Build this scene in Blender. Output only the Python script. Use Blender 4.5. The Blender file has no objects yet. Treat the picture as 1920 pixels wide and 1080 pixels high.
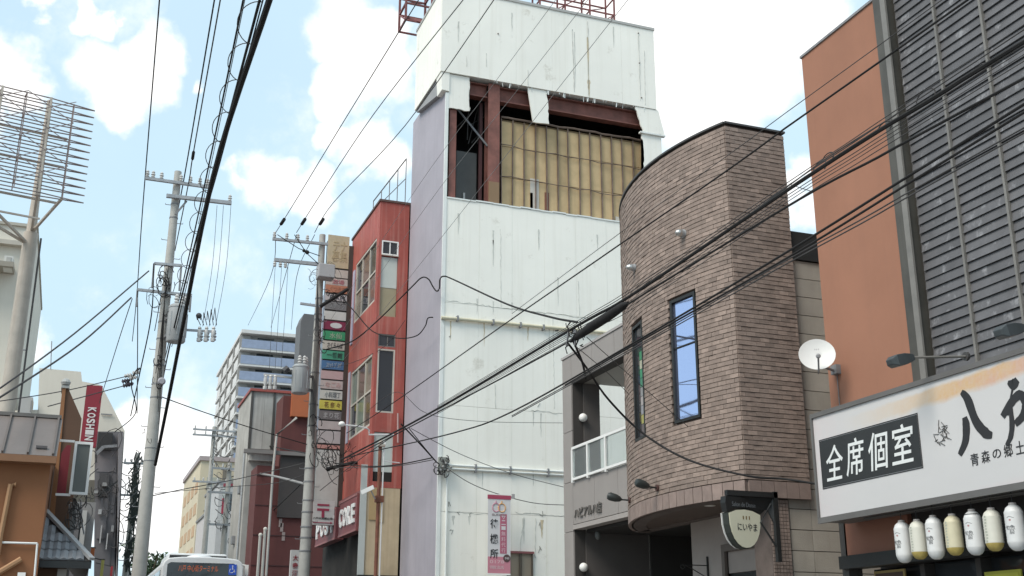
import bpy, bmesh, math, random
from mathutils import Vector, Matrix
import numpy as np
R_ = math.radians
random.seed(7)
scn = bpy.context.scene
col = scn.collection

# ------------------------------------------------------------------ camera
EYE = Vector((0, 0, 1.4))
FPX, PITCH, ROLL, YAW = 2150.0, R_(17.70), R_(.08), R_(20.62)
_F = Vector((math.sin(YAW)*math.cos(PITCH), math.cos(YAW)*math.cos(PITCH), math.sin(PITCH)))
_R0 = Vector((math.cos(YAW), -math.sin(YAW), 0)); _U0 = _R0.cross(_F)
_R = _R0*math.cos(ROLL) + _U0*math.sin(ROLL); _U = _U0*math.cos(ROLL) - _R0*math.sin(ROLL)
cd = bpy.data.cameras.new('camera'); cam = bpy.data.objects.new('camera', cd); col.objects.link(cam)
cd.sensor_width = 36; cd.lens = FPX/1920*36; cd.clip_end = 5000; cd.clip_start = .1
cam.matrix_world = Matrix(((_R.x, _U.x, -_F.x, EYE.x), (_R.y, _U.y, -_F.y, EYE.y), (_R.z, _U.z, -_F.z, EYE.z), (0, 0, 0, 1)))
scn.camera = cam

def ray(px, py):
    return (_F*FPX + _R*(px-960) - _U*(py-540)).normalized()
def P(px, py, x=None, y=None, z=None):
    """survey: where the sight line of a photo point meets a real plane x=, y= or z="""
    d = ray(px, py)
    t = ((x-EYE.x)/d.x) if x is not None else ((y-EYE.y)/d.y) if y is not None else ((z-EYE.z)/d.z)
    return EYE + d*t

# ------------------------------------------------------------------ sky, sun, exposure
SUN_AZ, SUN_EL = R_(-116), R_(48)
w = bpy.data.worlds.new('World'); scn.world = w; w.use_nodes = True
nt = w.node_tree; N = nt.nodes; L = nt.links; N.clear()
def nn(t, **k):
    n = N.new(t)
    for a, b in k.items(): setattr(n, a, b)
    return n
def vmath(op, a, b=None):
    n = nn('ShaderNodeVectorMath', operation=op)
    for i, v in enumerate((a, b)):
        if v is None: continue
        if hasattr(v, 'is_output'): L.new(v, n.inputs[i])
        else: n.inputs[i].default_value = v
    return n
def mth(op, a, b=None, c=None, clamp=False):
    n = nn('ShaderNodeMath', operation=op, use_clamp=clamp)
    for i, v in enumerate((a, b, c)):
        if v is None: continue
        if hasattr(v, 'is_output'): L.new(v, n.inputs[i])
        else: n.inputs[i].default_value = v
    return n.outputs[0]
def mrange(v, a, b, c=0., d=1.):
    n = nn('ShaderNodeMapRange', interpolation_type='SMOOTHSTEP')
    L.new(v, n.inputs[0])
    for i, q in enumerate((a, b, c, d)): n.inputs[1+i].default_value = q
    return n.outputs[0]
sky = nn('ShaderNodeTexSky', sky_type='NISHITA'); sky.sun_disc = False
sky.sun_elevation = SUN_EL; sky.sun_rotation = SUN_AZ; sky.air_density = 1.0; sky.dust_density = 1.5; sky.ozone_density = 1.5
tc = nn('ShaderNodeTexCoord'); gen = vmath('NORMALIZE', tc.outputs['Generated']).outputs[0]
def noise(scale, detail=6, rough=.55, off=(0, 0, 0)):
    v = vmath('ADD', gen, off).outputs[0]
    n = nn('ShaderNodeTexNoise'); L.new(v, n.inputs['Vector']); n.inputs['Scale'].default_value = scale
    n.inputs['Detail'].default_value = detail; n.inputs['Roughness'].default_value = rough
    return n.outputs[0]
n1 = noise(9, 9, .62); n2 = noise(2.6, 5, .5, (3.1, 1.7, .4))
# cumulus clumps: (photo position, radius)
BL = [(10, 135, 85), (60, 170, 70), (-70, 190, 90), (230, 155, 90), (305, 90, 62), (205, 205, 60), (285, 165, 70), (650, 60, 95), (690, 130, 95), (610, 100, 60),
      (735, 60, 70), (620, 170, 60), (165, 40, 34), (205, 44, 30), (392, 150, 26), (70, 6, 34), (1300, 100, 250), (1120, 60, 140), (1470, 40, 170), (1340, 215, 120), (1420, 160, 110), (690, 275, 80), (745, 300, 60),
      (510, 345, 75), (590, 370, 70), (450, 330, 40), (1500, 380, 60), (40, 640, 60), (330, 800, 75), (300, 880, 110), (260, 980, 120),
      (390, 980, 110), (240, 790, 50), (1520, 330, 55), (620, 250, 45)]
wn = nn('ShaderNodeTexNoise'); L.new(gen, wn.inputs['Vector']); wn.inputs['Scale'].default_value = 19; wn.inputs['Detail'].default_value = 6
warp = vmath('ADD', gen, vmath('MULTIPLY', vmath('SUBTRACT', wn.outputs['Color'], (.5, .5, .5)).outputs[0], (.075, .075, .075)).outputs[0]).outputs[0]
m = None
for px, py, r in BL:
    c = ray(px, py); ang = r/FPX*math.cos(math.atan(math.hypot(px-960, py-540)/FPX))
    d = vmath('DISTANCE', warp, tuple(c)).outputs['Value']
    v = mth('MULTIPLY_ADD', d, -1.0/ang, 1.0)
    m = v if m is None else mth('MAXIMUM', m, v)
gcl = mrange(n2, .50, .66, -1.2, .9)           # cumulus elsewhere in the sky
m = mth('MAXIMUM', m, mth('MULTIPLY', gcl, mrange(vmath('DISTANCE', gen, tuple(_F)).outputs['Value'], .42, .6)))
m = mth('ADD', m, mth('MULTIPLY_ADD', n1, 1.5, -.78))
cl = mrange(m, -.04, .56)
veil = mrange(noise(5, 4, .5, (7, 2, 1)), .35, .75, .84, .93)
vl = mrange(nn('ShaderNodeSeparateXYZ').outputs[2], 0, 1) if False else veil
skyc = nn('ShaderNodeMix', data_type='RGBA', blend_type='MULTIPLY'); skyc.inputs[0].default_value = 1
L.new(sky.outputs[0], skyc.inputs[6]); skyc.inputs[7].default_value = (1.05, 1.0, .90, 1)
mx = nn('ShaderNodeMix', data_type='RGBA'); L.new(vl, mx.inputs[0]); L.new(skyc.outputs[2], mx.inputs[6]); mx.inputs[7].default_value = (3.25, 4.35, 5.05, 1)
mc = nn('ShaderNodeMix', data_type='RGBA'); L.new(cl, mc.inputs[0]); L.new(mx.outputs[2], mc.inputs[6]); mc.inputs[7].default_value = (6.1, 6.05, 5.95, 1)
bg = nn('ShaderNodeBackground'); L.new(mc.outputs[2], bg.inputs[0]); bg.inputs[1].default_value = .10
out = nn('ShaderNodeOutputWorld'); L.new(bg.outputs[0], out.inputs[0])

sd = bpy.data.lights.new('sun', 'SUN'); sun = bpy.data.objects.new('sun', sd); col.objects.link(sun)
sd.energy = 1.5; sd.angle = R_(30); sd.color = (1, .93, .84)
sdir = Vector((math.sin(SUN_AZ)*math.cos(SUN_EL), math.cos(SUN_AZ)*math.cos(SUN_EL), math.sin(SUN_EL)))
sun.rotation_euler = sdir.to_track_quat('Z', 'Y').to_euler(); sun.location = (0, 0, 60)
vs = scn.view_settings; vs.view_transform = 'Standard'; vs.look = 'None'; vs.gamma = 1; vs.exposure = 1.1; vs.use_curve_mapping = False
scn.render.engine = 'CYCLES'; scn.cycles.max_bounces = 6; scn.cycles.use_denoising = True

# ------------------------------------------------------------------ materials
def M(name, c, rough=.75, var=.12, scale=2.0, streak=0., dirt=(.10, .09, .08), bump=.08, bscale=60, metal=0., rnd=0., spot=0., spotc=None, spotscale=3, spec=.5, attr=None, emit=None, squash=(1, 1, 1)):
    mt = bpy.data.materials.new(name); mt.use_nodes = True
    t = mt.node_tree; n = t.nodes; l = t.links
    b = n['Principled BSDF']; b.inputs['Roughness'].default_value = rough; b.inputs['Metallic'].default_value = metal
    b.inputs['Specular IOR Level'].default_value = spec
    co = n.new('ShaderNodeTexCoord').outputs['Object']
    if rnd:
        o_i = n.new('ShaderNodeObjectInfo'); q_ = n.new('ShaderNodeVectorMath'); q_.operation = 'MULTIPLY_ADD'
        l.new(o_i.outputs['Random'], q_.inputs[0]); q_.inputs[1].default_value = (37, 53, 29); l.new(co, q_.inputs[2]); co = q_.outputs[0]
    def nz(s, d=4, sc=(1, 1, 1), ro=.6):
        mp = n.new('ShaderNodeMapping'); l.new(co, mp.inputs[0]); mp.inputs['Scale'].default_value = sc
        q = n.new('ShaderNodeTexNoise'); l.new(mp.outputs[0], q.inputs['Vector']); q.inputs['Scale'].default_value = s; q.inputs['Detail'].default_value = d; q.inputs['Roughness'].default_value = ro
        return q.outputs[0]
    def mr(v, a, e, x=0., y=1.):
        q = n.new('ShaderNodeMapRange'); l.new(v, q.inputs[0])
        for i, z in enumerate((a, e, x, y)): q.inputs[1+i].default_value = z
        return q.outputs[0]
    def mul(colr, fac):
        q = n.new('ShaderNodeVectorMath'); q.operation = 'SCALE'; l.new(colr, q.inputs[0]); l.new(fac, q.inputs['Scale']); return q.outputs[0]
    def mix(a, bcol, f):
        q = n.new('ShaderNodeMix'); q.data_type = 'RGBA'; l.new(f, q.inputs[0]); l.new(a, q.inputs[6]); q.inputs[7].default_value = (*bcol, 1); return q.outputs[2]
    rgb = n.new('ShaderNodeRGB'); rgb.outputs[0].default_value = (*c, 1); cc = rgb.outputs[0]
    if var: cc = mul(cc, mr(nz(scale, 5, squash), .3, .7, 1-var, 1+var))
    if rnd:
        oi = n.new('ShaderNodeObjectInfo'); cc = mul(cc, mr(oi.outputs['Random'], 0, 1, 1-rnd, 1+rnd))
    if attr:
        at = n.new('ShaderNodeAttribute'); at.attribute_name = attr; cc = mul(cc, at.outputs['Fac'])
    if spot: cc = mix(cc, spotc, mr(nz(spotscale, 6, ro=.7), .62-spot*.2, .70-spot*.1, 0, .85))
    if streak: cc = mix(cc, dirt, mr(nz(1.0, 5, (7, 7, .25)), .5, .78, 0, streak))
    l.new(cc, b.inputs['Base Color'])
    if bump:
        bp = n.new('ShaderNodeBump'); bp.inputs['Strength'].default_value = bump; bp.inputs['Distance'].default_value = .02
        l.new(nz(bscale, 3), bp.inputs['Height']); l.new(bp.outputs[0], b.inputs['Normal'])
    if emit:
        b.inputs['Emission Color'].default_value = (*emit[:3], 1); b.inputs['Emission Strength'].default_value = emit[3]
    return mt
def glass(name, c=(.03, .035, .04), metal=0., rough=.04, spec=.8, wav=.02):
    mt = M(name, c, rough, 0, bump=wav, bscale=1.2, metal=metal, spec=spec); return mt

white_panel = M('white_cladding', (.87, .85, .775), .55, .05, .5, .20, (.50, .46, .36), .05, spot=.08, spotc=(.66, .63, .55), spotscale=1.6)
white_trim = M('white_trim', (.74, .76, .73), .6, .06, 2, .12, (.35, .33, .3))
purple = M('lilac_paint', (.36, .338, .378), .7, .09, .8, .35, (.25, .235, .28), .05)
rust_steel = M('red_oxide_steel', (.20, .078, .06), .65, .3, 3, .3, (.08, .035, .03), .1)
dark_void = M('dark_interior', (.02, .018, .016), .9, .3)
ply = M('ochre_board', (.53, .39, .215), .8, .14, 2.2, .25, (.22, .15, .07), .05, rnd=.08)
steel_stud = M('stud_steel', (.16, .115, .09), .6, .3, 4)
grey_door = M('grey_door', (.09, .09, .085), .6, .1)
red_paint = M('red_paint', (.35, .08, .062), .65, .2, 1.1, .75, (.52, .27, .22), .08, spot=.15, spotc=(.30, .10, .08), spotscale=1.3)
cream = M('cream_plaster', (.52, .42, .28), .8, .16, 1.4, .45, (.26, .15, .07))
rust_pipe = M('rusty_pipe', (.17, .065, .04), .8, .3, 6)
grey_clad = M('taupe_cladding', (.29, .265, .25), .5, .05, 1.5, .12, (.2, .18, .17), .03)
joint = M('dark_joint', (.05, .045, .042), .9, .1)
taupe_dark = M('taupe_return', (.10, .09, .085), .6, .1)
brick_m = M('brown_brick', (.252, .193, .162), .8, .16, 9, bump=.3, bscale=45, rnd=.17)
brick_mass = M('brown_brick_mass', (.252, .193, .162), .8, .16, 9, bump=.3, bscale=45, attr='tone')
mortar = M('mortar', (.125, .098, .086), .9, .2, 5)
band_m = M('brick_band', (.262, .198, .172), .75, .12, 8, bump=.2, rnd=.1)
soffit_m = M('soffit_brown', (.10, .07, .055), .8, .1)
mosaic_m = M('mosaic_tile', (.28, .22, .19), .6, .12, 10, rnd=.12)
wall_tan = M('tan_plaster', (.36, .31, .28), .8, .08)
block_m = M('beige_block', (.40, .37, .32), .85, .12, 2, .3, (.26, .23, .19), .15, rnd=.05)
black_m = M('black_metal', (.016, .017, .017), .5, .15)
dkgrey = M('dark_grey_metal', (.055, .052, .05), .5, .15)
orange_wall = M('terracotta_stucco', (.325, .152, .095), .85, .08, .9, .22, (.25, .125, .085), .1, bscale=120)
slat_m = M('grey_slat', (.110, .108, .113), .6, .25, 1.5, 0, bump=.1, rnd=.10, spot=.22, spotc=(.27, .27, .28), spotscale=3.2)
slat_back = M('slat_back', (.085, .085, .088), .8, .1)
bar_m = M('bronze_bar', (.19, .18, .165), .5, .15, 4)
sign_grey = M('sign_frame', (.13, .125, .12), .5, .1)
concrete = M('pole_concrete', (.40, .39, .36), .85, .1, 5, .25, (.25, .24, .22), .12)
galv = M('galvanised_steel', (.36, .37, .38), .5, .15, 8, metal=.3)
galv_dk = M('dull_steel', (.22, .22, .225), .55, .2, 8)
cable_m = M('black_cable', (.028, .027, .027), .85, .2, 4, spec=.15)
cable_g = M('grey_cable', (.075, .072, .072), .85, .2, 4, spec=.15)
insul = M('porcelain', (.55, .54, .52), .3, .05)
trans_m = M('transformer_paint', (.36, .37, .37), .45, .08, 3, .15, (.2, .18, .16))
glass_dk = glass('window_glass')
glass_blue = glass('blue_glass', (.50, .565, .80), metal=.92, rough=.03)
glass_clear = M('balustrade_glass', (.75, .8, .8), .05, 0, bump=0)
glass_clear.node_tree.nodes['Principled BSDF'].inputs['Transmission Weight'].default_value = .9
glass_clear.node_tree.nodes['Principled BSDF'].inputs['IOR'].default_value = 1.05
white_paint = M('white_paint', (.78, .78, .76), .4, .03)
ivory_frame = M('ivory_frame', (.52, .48, .42), .55, .1)
lamp_white = M('globe_white', (.82, .80, .76), .25, .03)
wood_brown = M('brown_wood', (.20, .12, .06), .6, .2, 6)
brown_wall = M('brown_stucco', (.26, .112, .05), .85, .08, 1, .12, (.2, .09, .04), .1)
brown_dark = M('dark_brown_stucco', (.13, .072, .045), .85, .1)
roof_metal = M('roof_metal', (.165, .138, .125), .5, .1, 2, .2, (.15, .13, .12))
tile_m = M('slate_tile', (.20, .21, .225), .55, .15, 6, rnd=.12)
silver = M('silver_flashing', (.34, .34, .34), .5, .12)
beige_wall = M('beige_render', (.66, .615, .53), .85, .05, .5, .15, (.4, .36, .3))
red_sign = M('red_sign', (.25, .018, .032), .5, .06)
grey_front = M('charcoal_cladding', (.15, .14, .145), .6, .08)
maroon = M('maroon_render', (.115, .035, .032), .8, .12, 1, .3, (.07, .025, .022))
conc_wall = M('old_concrete', (.40, .39, .365), .9, .2, 1.0, .8, (.25, .24, .22), .1)
apart = M('apartment_grey', (.33, .325, .31), .8, .08, .3)
apart_dark = M('apartment_shade', (.16, .155, .155), .8, .1)
slab_m = M('balcony_slab', (.62, .61, .59), .8, .06)
rail_blue = M('balcony_panel', (.26, .31, .42), .3, .1)
yellow_wall = M('straw_render', (.54, .47, .34), .85, .08, .3)
tan_brick = M('tan_panel', (.46, .31, .19), .85, .08)
asphalt = M('asphalt', (.05, .05, .05), .9, .2, 3)
paving = M('paving', (.22, .21, .2), .9, .15, 3)
paint_line = M('road_paint', (.75, .75, .73), .7, .1)
bark = M('bark', (.09, .065, .045), .9, .2)
leafm = M('leaf', (.045, .075, .028), .7, .35, 1.5, bump=0)
led = M('led_orange', (.15, .04, .01), .5, 0, bump=0, emit=(1, .2, .04, .22))
blue_paint = M('blue_emblem', (.03, .10, .55), .4, .03)
ink = M('black_ink', (.022, .022, .024), .6, .1)
ink_dk = M('sign_black', (.024, .026, .027), .5, .1)
def plain(name, c, rough=.6, **k): return M(name, c, rough, .06, 2, bump=.02, **k)

# ------------------------------------------------------------------ mesh helpers
class MB:
    def __init__(s): s.v = []; s.f = []; s.tone = []
    def add(s, vs, fs, tone=1.):
        o = len(s.v); s.v += [tuple(v) for v in vs]
        for f in fs: s.f.append(tuple(i+o for i in f)); s.tone.append(tone)
        return s
    def box(s, x0, x1, y0, y1, z0, z1, tone=1.):
        x0, x1 = sorted((x0, x1)); y0, y1 = sorted((y0, y1)); z0, z1 = sorted((z0, z1))
        return s.add([(x, y, z) for x in (x0, x1) for y in (y0, y1) for z in (z0, z1)],
                     [(0, 1, 3, 2), (4, 6, 7, 5), (0, 4, 5, 1), (2, 3, 7, 6), (0, 2, 6, 4), (1, 5, 7, 3)], tone)
    def obox(s, o, u, v, n, a, b, c, tone=1.):
        """box in frame (o;u,v,n) spanning a=(u0,u1), b=(v0,v1), c=(n0,n1)"""
        o, u, v, n = map(Vector, (o, u, v, n))
        return s.add([o+u*i+v*j+n*k for i in a for j in b for k in c],
                     [(0, 1, 3, 2), (4, 6, 7, 5), (0, 4, 5, 1), (2, 3, 7, 6), (0, 2, 6, 4), (1, 5, 7, 3)], tone)
    def prism(s, pts, d):
        """closed outline pts (3-D, planar) swept by vector d"""
        n = len(pts); d = Vector(d); a = [Vector(p) for p in pts]
        return s.add(a+[p+d for p in a], [tuple(range(n))[::-1], tuple(range(n, 2*n))] + [(i, (i+1) % n, n+(i+1) % n, n+i) for i in range(n)])
    def tube(s, pts, r, n=6, cap=True):
        pts = [Vector(p) for p in pts]; rr = r if isinstance(r, (list, tuple)) else [r]*len(pts)
        rings = []
        for i, p in enumerate(pts):
            t = (pts[min(i+1, len(pts)-1)]-pts[max(i-1, 0)])
            t = t.normalized() if t.length > 1e-9 else Vector((0, 0, 1))
            ref = Vector((0, 0, 1)) if abs(t.z) < .9 else Vector((1, 0, 0))
            a = t.cross(ref).normalized(); b = t.cross(a)
            rings.append([p+(a*math.cos(k/n*6.28318)+b*math.sin(k/n*6.28318))*rr[i] for k in range(n)])
        vs = [v for q in rings for v in q]; fs = []
        for i in range(len(pts)-1):
            for k in range(n): fs.append((i*n+k, i*n+(k+1) % n, (i+1)*n+(k+1) % n, (i+1)*n+k))
        if cap: fs.append(tuple(range(n))[::-1]); fs.append(tuple((len(pts)-1)*n+k for k in range(n)))
        return s.add(vs, fs)
    def bar(s, a, b, wd, ht=None):
        """square bar from a to b"""
        a, b = Vector(a), Vector(b); t = (b-a).normalized(); ht = ht or wd
        ref = Vector((0, 0, 1)) if abs(t.z) < .9 else Vector((0, 1, 0))
        n = t.cross(ref).normalized(); v = n.cross(t)
        return s.obox(a, t, n, v, (0, (b-a).length), (-wd/2, wd/2), (-ht/2, ht/2))
    def lathe(s, prof, o=(0, 0, 0), n=16, ax=(0, 0, 1)):
        ax = Vector(ax).normalized(); ref = Vector((1, 0, 0)) if abs(ax.x) < .9 else Vector((0, 1, 0))
        a = ax.cross(ref).normalized(); b = ax.cross(a); o = Vector(o); vs = []; fs = []
        for r, h in prof: vs += [o+ax*h+(a*math.cos(k/n*6.28318)+b*math.sin(k/n*6.28318))*r for k in range(n)]
        for i in range(len(prof)-1):
            for k in range(n): fs.append((i*n+k, i*n+(k+1) % n, (i+1)*n+(k+1) % n, (i+1)*n+k))
        fs.append(tuple(range(n))[::-1]); fs.append(tuple((len(prof)-1)*n+k for k in range(n)))
        return s.add(vs, fs)
    def ball(s, c, r, n=14, m=8, sq=1.):
        return s.lathe([(max(1e-3, r*math.sin(math.pi*i/m)), -r*math.cos(math.pi*i/m)*sq) for i in range(m+1)], c, n)
    def build(s, name, mat, parent=None, smooth=False, stuff=False, bevel=0):
        me = bpy.data.meshes.new(name)
        o0 = parent_loc(parent)
        me.from_pydata([(v[0]-o0.x, v[1]-o0.y, v[2]-o0.z) for v in s.v], [], s.f)
        bm = bmesh.new(); bm.from_mesh(me); bmesh.ops.recalc_face_normals(bm, faces=bm.faces); bm.to_mesh(me); bm.free()
        if any(t != 1. for t in s.tone):
            at = me.attributes.new('tone', 'FLOAT', 'FACE'); at.data.foreach_set('value', s.tone)
        if smooth:
            me.polygons.foreach_set('use_smooth', [True]*len(me.polygons))
            try: me.set_sharp_from_angle(angle=R_(40))
            except Exception: pass
        me.materials.append(mat)
        o = bpy.data.objects.new(name, me); col.objects.link(o)
        if parent: o.parent = parent
        if stuff: o['kind'] = 'stuff'
        if bevel:
            bv = o.modifiers.new('edge', 'BEVEL'); bv.width = bevel; bv.segments = 2; bv.limit_method = 'ANGLE'
        return o
def parent_loc(p):
    v = Vector((0, 0, 0))
    while p: v += p.location; p = p.parent
    return v
def tag(o, label, cat, group=None):
    o['label'] = label; o['category'] = cat
    if group: o['group'] = group
    return o
def thing(name, label, cat, loc=(0, 0, 0), group=None):
    o = bpy.data.objects.new(name, None); col.objects.link(o); o.location = loc; o.empty_display_size = .1
    return tag(o, label, cat, group)
def struct(o): o['kind'] = 'structure'; return o
def dup(root, loc, label, group=None, rotz=0):
    r = root.copy(); col.objects.link(r); r.location = loc; r['label'] = label
    if rotz: r.rotation_euler.z = rotz
    if group: r['group'] = group
    for ch in list(root.children):
        c = ch.copy(); col.objects.link(c); c.parent = r
        for g in ch.children:
            d = g.copy(); col.objects.link(d); d.parent = c
    return r
def inst(name, me, loc, parent, rot=None):
    """a piece that shares mesh data; loc in world"""
    o = bpy.data.objects.new(name, me); col.objects.link(o); o.parent = parent
    o.location = Vector(loc)-parent_loc(parent)
    if rot is not None: o.rotation_euler = rot
    return o
def unit(name, mat, mb, bevel=0):
    o = mb.build(name, mat, None, bevel=bevel); me = o.data
    if bevel:
        bm = bmesh.new(); bm.from_mesh(me); bmesh.ops.bevel(bm, geom=list(bm.edges), offset=bevel, segments=1, affect='EDGES'); bm.to_mesh(me); bm.free()
    bpy.data.objects.remove(o); return me
def cells(ar, br, holes):
    """split the rectangle ar x br around holes (a0,a1,b0,b1)"""
    As = sorted(set([*ar]+[h[i] for h in holes for i in (0, 1) if ar[0] < h[i] < ar[1]]))
    Bs = sorted(set([*br]+[h[i] for h in holes for i in (2, 3) if br[0] < h[i] < br[1]]))
    o = []
    for a0, a1 in zip(As, As[1:]):
        run = None
        for b0, b1 in zip(Bs, Bs[1:]):
            c = ((a0+a1)/2, (b0+b1)/2)
            inh = any(h[0] < c[0] < h[1] and h[2] < c[1] < h[3] for h in holes)
            if inh:
                if run: o.append((a0, a1, *run)); run = None
            else: run = (run[0], b1) if run else (b0, b1)
        if run: o.append((a0, a1, *run))
    return o
def wall_x(mb, x0, x1, yr, zr, holes=()):
    for a0, a1, b0, b1 in cells(yr, zr, holes): mb.box(x0, x1, a0, a1, b0, b1)
def wall_y(mb, y0, y1, xr, zr, holes=()):
    for a0, a1, b0, b1 in cells(xr, zr, holes): mb.box(a0, a1, y0, y1, b0, b1)
def window(parent, o, u, n, wd, ht, fr=.05, depth=.06, vm=(), hm=(), fm=None, gm=None, name='window', rec=0.):
    """framed window: lower corner o, width along u, height up, n outward"""
    fm = fm or ivory_frame; gm = gm or glass_dk; v = Vector((0, 0, 1))
    f = MB(); c = (-rec-.01, depth-rec)
    f.obox(o, u, v, n, (0, wd), (0, fr), c); f.obox(o, u, v, n, (0, wd), (ht-fr, ht), c)
    f.obox(o, u, v, n, (0, fr), (fr, ht-fr), c); f.obox(o, u, v, n, (wd-fr, wd), (fr, ht-fr), c)
    for a in vm: f.obox(o, u, v, n, (wd*a-fr*.4, wd*a+fr*.4), (fr, ht-fr), (c[0], c[1]-.012))
    for a in hm: f.obox(o, u, v, n, (fr, wd-fr), (ht*a-fr*.4, ht*a+fr*.4), (c[0], c[1]-.015))
    fo = f.build(name, fm, parent)
    xs = [0]+list(vm)+[1]; ys = [0]+list(hm)+[1]
    for i in range(len(xs)-1):
        for j in range(len(ys)-1):
            g = MB().obox(o, u, v, n, (wd*xs[i]+fr*.3, wd*xs[i+1]-fr*.3), (ht*ys[j]+fr*.3, ht*ys[j+1]-fr*.3), (-rec, depth*.3-rec))
            g.build('pane', gm[(i+j) % len(gm)] if isinstance(gm, list) else gm, fo)
    return fo
_txt = {}
def text_geo(s, bold):
    k = (s, bold)
    if k in _txt: return _txt[k]
    cu = bpy.data.curves.new('lettering', 'FONT'); cu.body = s; cu.size = 1; cu.align_x = 'CENTER'; cu.resolution_u = 3
    cu.offset = bold; cu.extrude = .5; cu.space_line = .9
    o = bpy.data.objects.new('lettering', cu); col.objects.link(o)
    dg = bpy.context.evaluated_depsgraph_get(); me = bpy.data.meshes.new_from_object(o.evaluated_get(dg))
    v = np.array([tuple(x.co) for x in me.vertices]) if len(me.vertices) else np.zeros((1, 3)); f = [tuple(p.vertices) for p in me.polygons]
    bpy.data.objects.remove(o); bpy.data.curves.remove(cu); bpy.data.meshes.remove(me)
    _txt[k] = (v, f); return _txt[k]
def lettering(s, mat, parent, c, u, v, n, wd, ht, depth=.004, bold=.0, shear=0., name='lettering'):
    V_, F_ = text_geo(s, bold); mn, mx_ = V_.min(0), V_.max(0)
    c, u, v, n = map(Vector, (c, u, v, n)); mb = MB(); pts = []
    for q in V_:
        a = (q[0]-(mn[0]+mx_[0])/2)/max(1e-6, mx_[0]-mn[0])*wd; b = (q[1]-(mn[1]+mx_[1])/2)/max(1e-6, mx_[1]-mn[1])*ht
        pts.append(c+u*(a+shear*b)+v*b+n*(depth*(.5+q[2])))
    mb.add(pts, F_); return mb.build(name, mat, parent)
X_, Y_, Z_ = Vector((1, 0, 0)), Vector((0, 1, 0)), Vector((0, 0, 1))
UW, NW = -Y_, -X_          # facades on the far kerb: text runs towards -Y, they face -X
UC, NC = X_, -Y_           # walls that face down the street towards the camera
def gz(y): return .03*max(0, min(y, 80)-8)

# ================================================================== GROUND
def strip(name, mat, x0, x1, dz, y0=-60, y1=900, kerb=0):
    mb = MB(); ys = [y0, 8, 80, y1]; p = []
    for y in ys: p += [(x0, y, gz(y)+dz), (x1, y, gz(y)+dz)]
    fs = [(2*i, 2*i+1, 2*i+3, 2*i+2) for i in range(3)]
    mb.add(p, fs)
    if kerb:
        q = []
        for y in ys: q += [(x0, y, gz(y)+dz-kerb), (x1, y, gz(y)+dz-kerb)]
        mb.add(p+q, [(2*i+s, 2*i+2+s, 8+2*i+2+s, 8+2*i+s) for i in range(3) for s in (0, 1)])
    return struct(mb.build(name, mat))
strip('ground', paving, -1500, 1500, -.02, -900, 2500)
strip('road', asphalt, 1.75, 5.2, -.012)
strip('pavement', paving, -6, 1.75, .12, kerb=.14)
strip('pavement', paving, 5.2, 30, .12, kerb=.14)
strip('road_marking', paint_line, 1.95, 2.07, -.006)
strip('road_marking', paint_line, 4.88, 5.0, -.006)

# ================================================================== RESTAURANT (terracotta wall, grey slats)
rb = thing('restaurant_building', 'terracotta building with grey slatted front above a long white shop sign', 'building', (9, 12.2, 0))
TOPZ = 9.5
mb = MB(); mb.box(9.0, 20, 10.56, 12.2, 2.97, TOPZ); mb.box(9.32, 20, 1.0, 10.56, 2.97, TOPZ); mb.build('wall', orange_wall, rb)
MB().box(9.5, 20, 1.0, 12.15, -.4, 2.97).build('ground_floor', dkgrey, rb)
mb = MB(); mb.box(8.98, 20, 10.50, 12.22, TOPZ, TOPZ+.035); mb.build('coping', galv_dk, rb)
MB().box(8.96, 9.3, 10.33, 10.558, 3.9, 9.92).build('corner_post', M('weathered_bronze', (.07, .065, .055), .55, .25, 2, .3, (.16, .15, .13)), rb)
MB().box(8.93, 8.958, 10.30, 10.39, 3.9, 9.9).build('corner_trim', bar_m, rb)
MB().box(9.10, 9.319, 1.0, 10.329, 4.05, 9.9).build('slat_backing', slat_back, rb)
bars_y = [9.6, 8.875, 8.15, 7.42, 6.7, 5.97]
edges = [10.30]+bars_y
# each slat a piece, pitched like weatherboard
slat_l = .69
su = unit('slat', slat_m, MB().add([(0, -.5, .0555), (0, .5, .0555), (-.022, .5, -.0555), (-.022, -.5, -.0555), (.02, -.5, .0555), (.02, .5, .0555), (-.0, .5, -.0555), (-.0, -.5, -.0555)],
          [(0, 1, 2, 3), (4, 7, 6, 5), (0, 3, 7, 4), (1, 5, 6, 2), (0, 4, 5, 1), (3, 2, 6, 7)]))
for i in range(len(edges)-1):
    a, b = edges[i], edges[i+1]
    z = 4.25
    while z < 9.75:
        o = inst('slat', su, (9.075+random.uniform(-.003, .003), (a+b)/2, z), rb, (0, random.uniform(-.02, .02), 0))
        o.scale = (1, abs(a-b)-.035+random.uniform(-.006, .0), 1); z += .116
for y in bars_y:
    MB().box(9.03, 9.2, y-.0155, y+.0155, 4.121, 9.9).build('upright', bar_m, rb)
MB().box(8.92, 9.2, 1.0, 10.3, 3.9, 4.12).build('bottom_rail', dkgrey, rb)
MB().box(9.0, 9.5, 10.95, 12.15, 2.56, 2.969).build('fascia', M('salmon_fascia', (.26, .115, .075), .8, .08), rb)
MB().box(9.06, 9.5, 1.0, 10.949, 2.45, 2.969).build('lantern_recess', M('recess_black', (.03, .028, .027), .8, .1), rb)
MB().box(8.92, 9.16, 9.9, 12.2, 2.40, 2.555).build('awning_bar', black_m, rb)
MB().box(9.0, 9.2, 12.12, 12.25, -.2, 2.97).build('corner_board', dkgrey, rb)
for y in (11.05, 10.15, 9.3):
    MB().box(9.22, 9.4, y-.04, y+.04, 0, 2.4).build('shop_mullion', dkgrey, rb)
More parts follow.
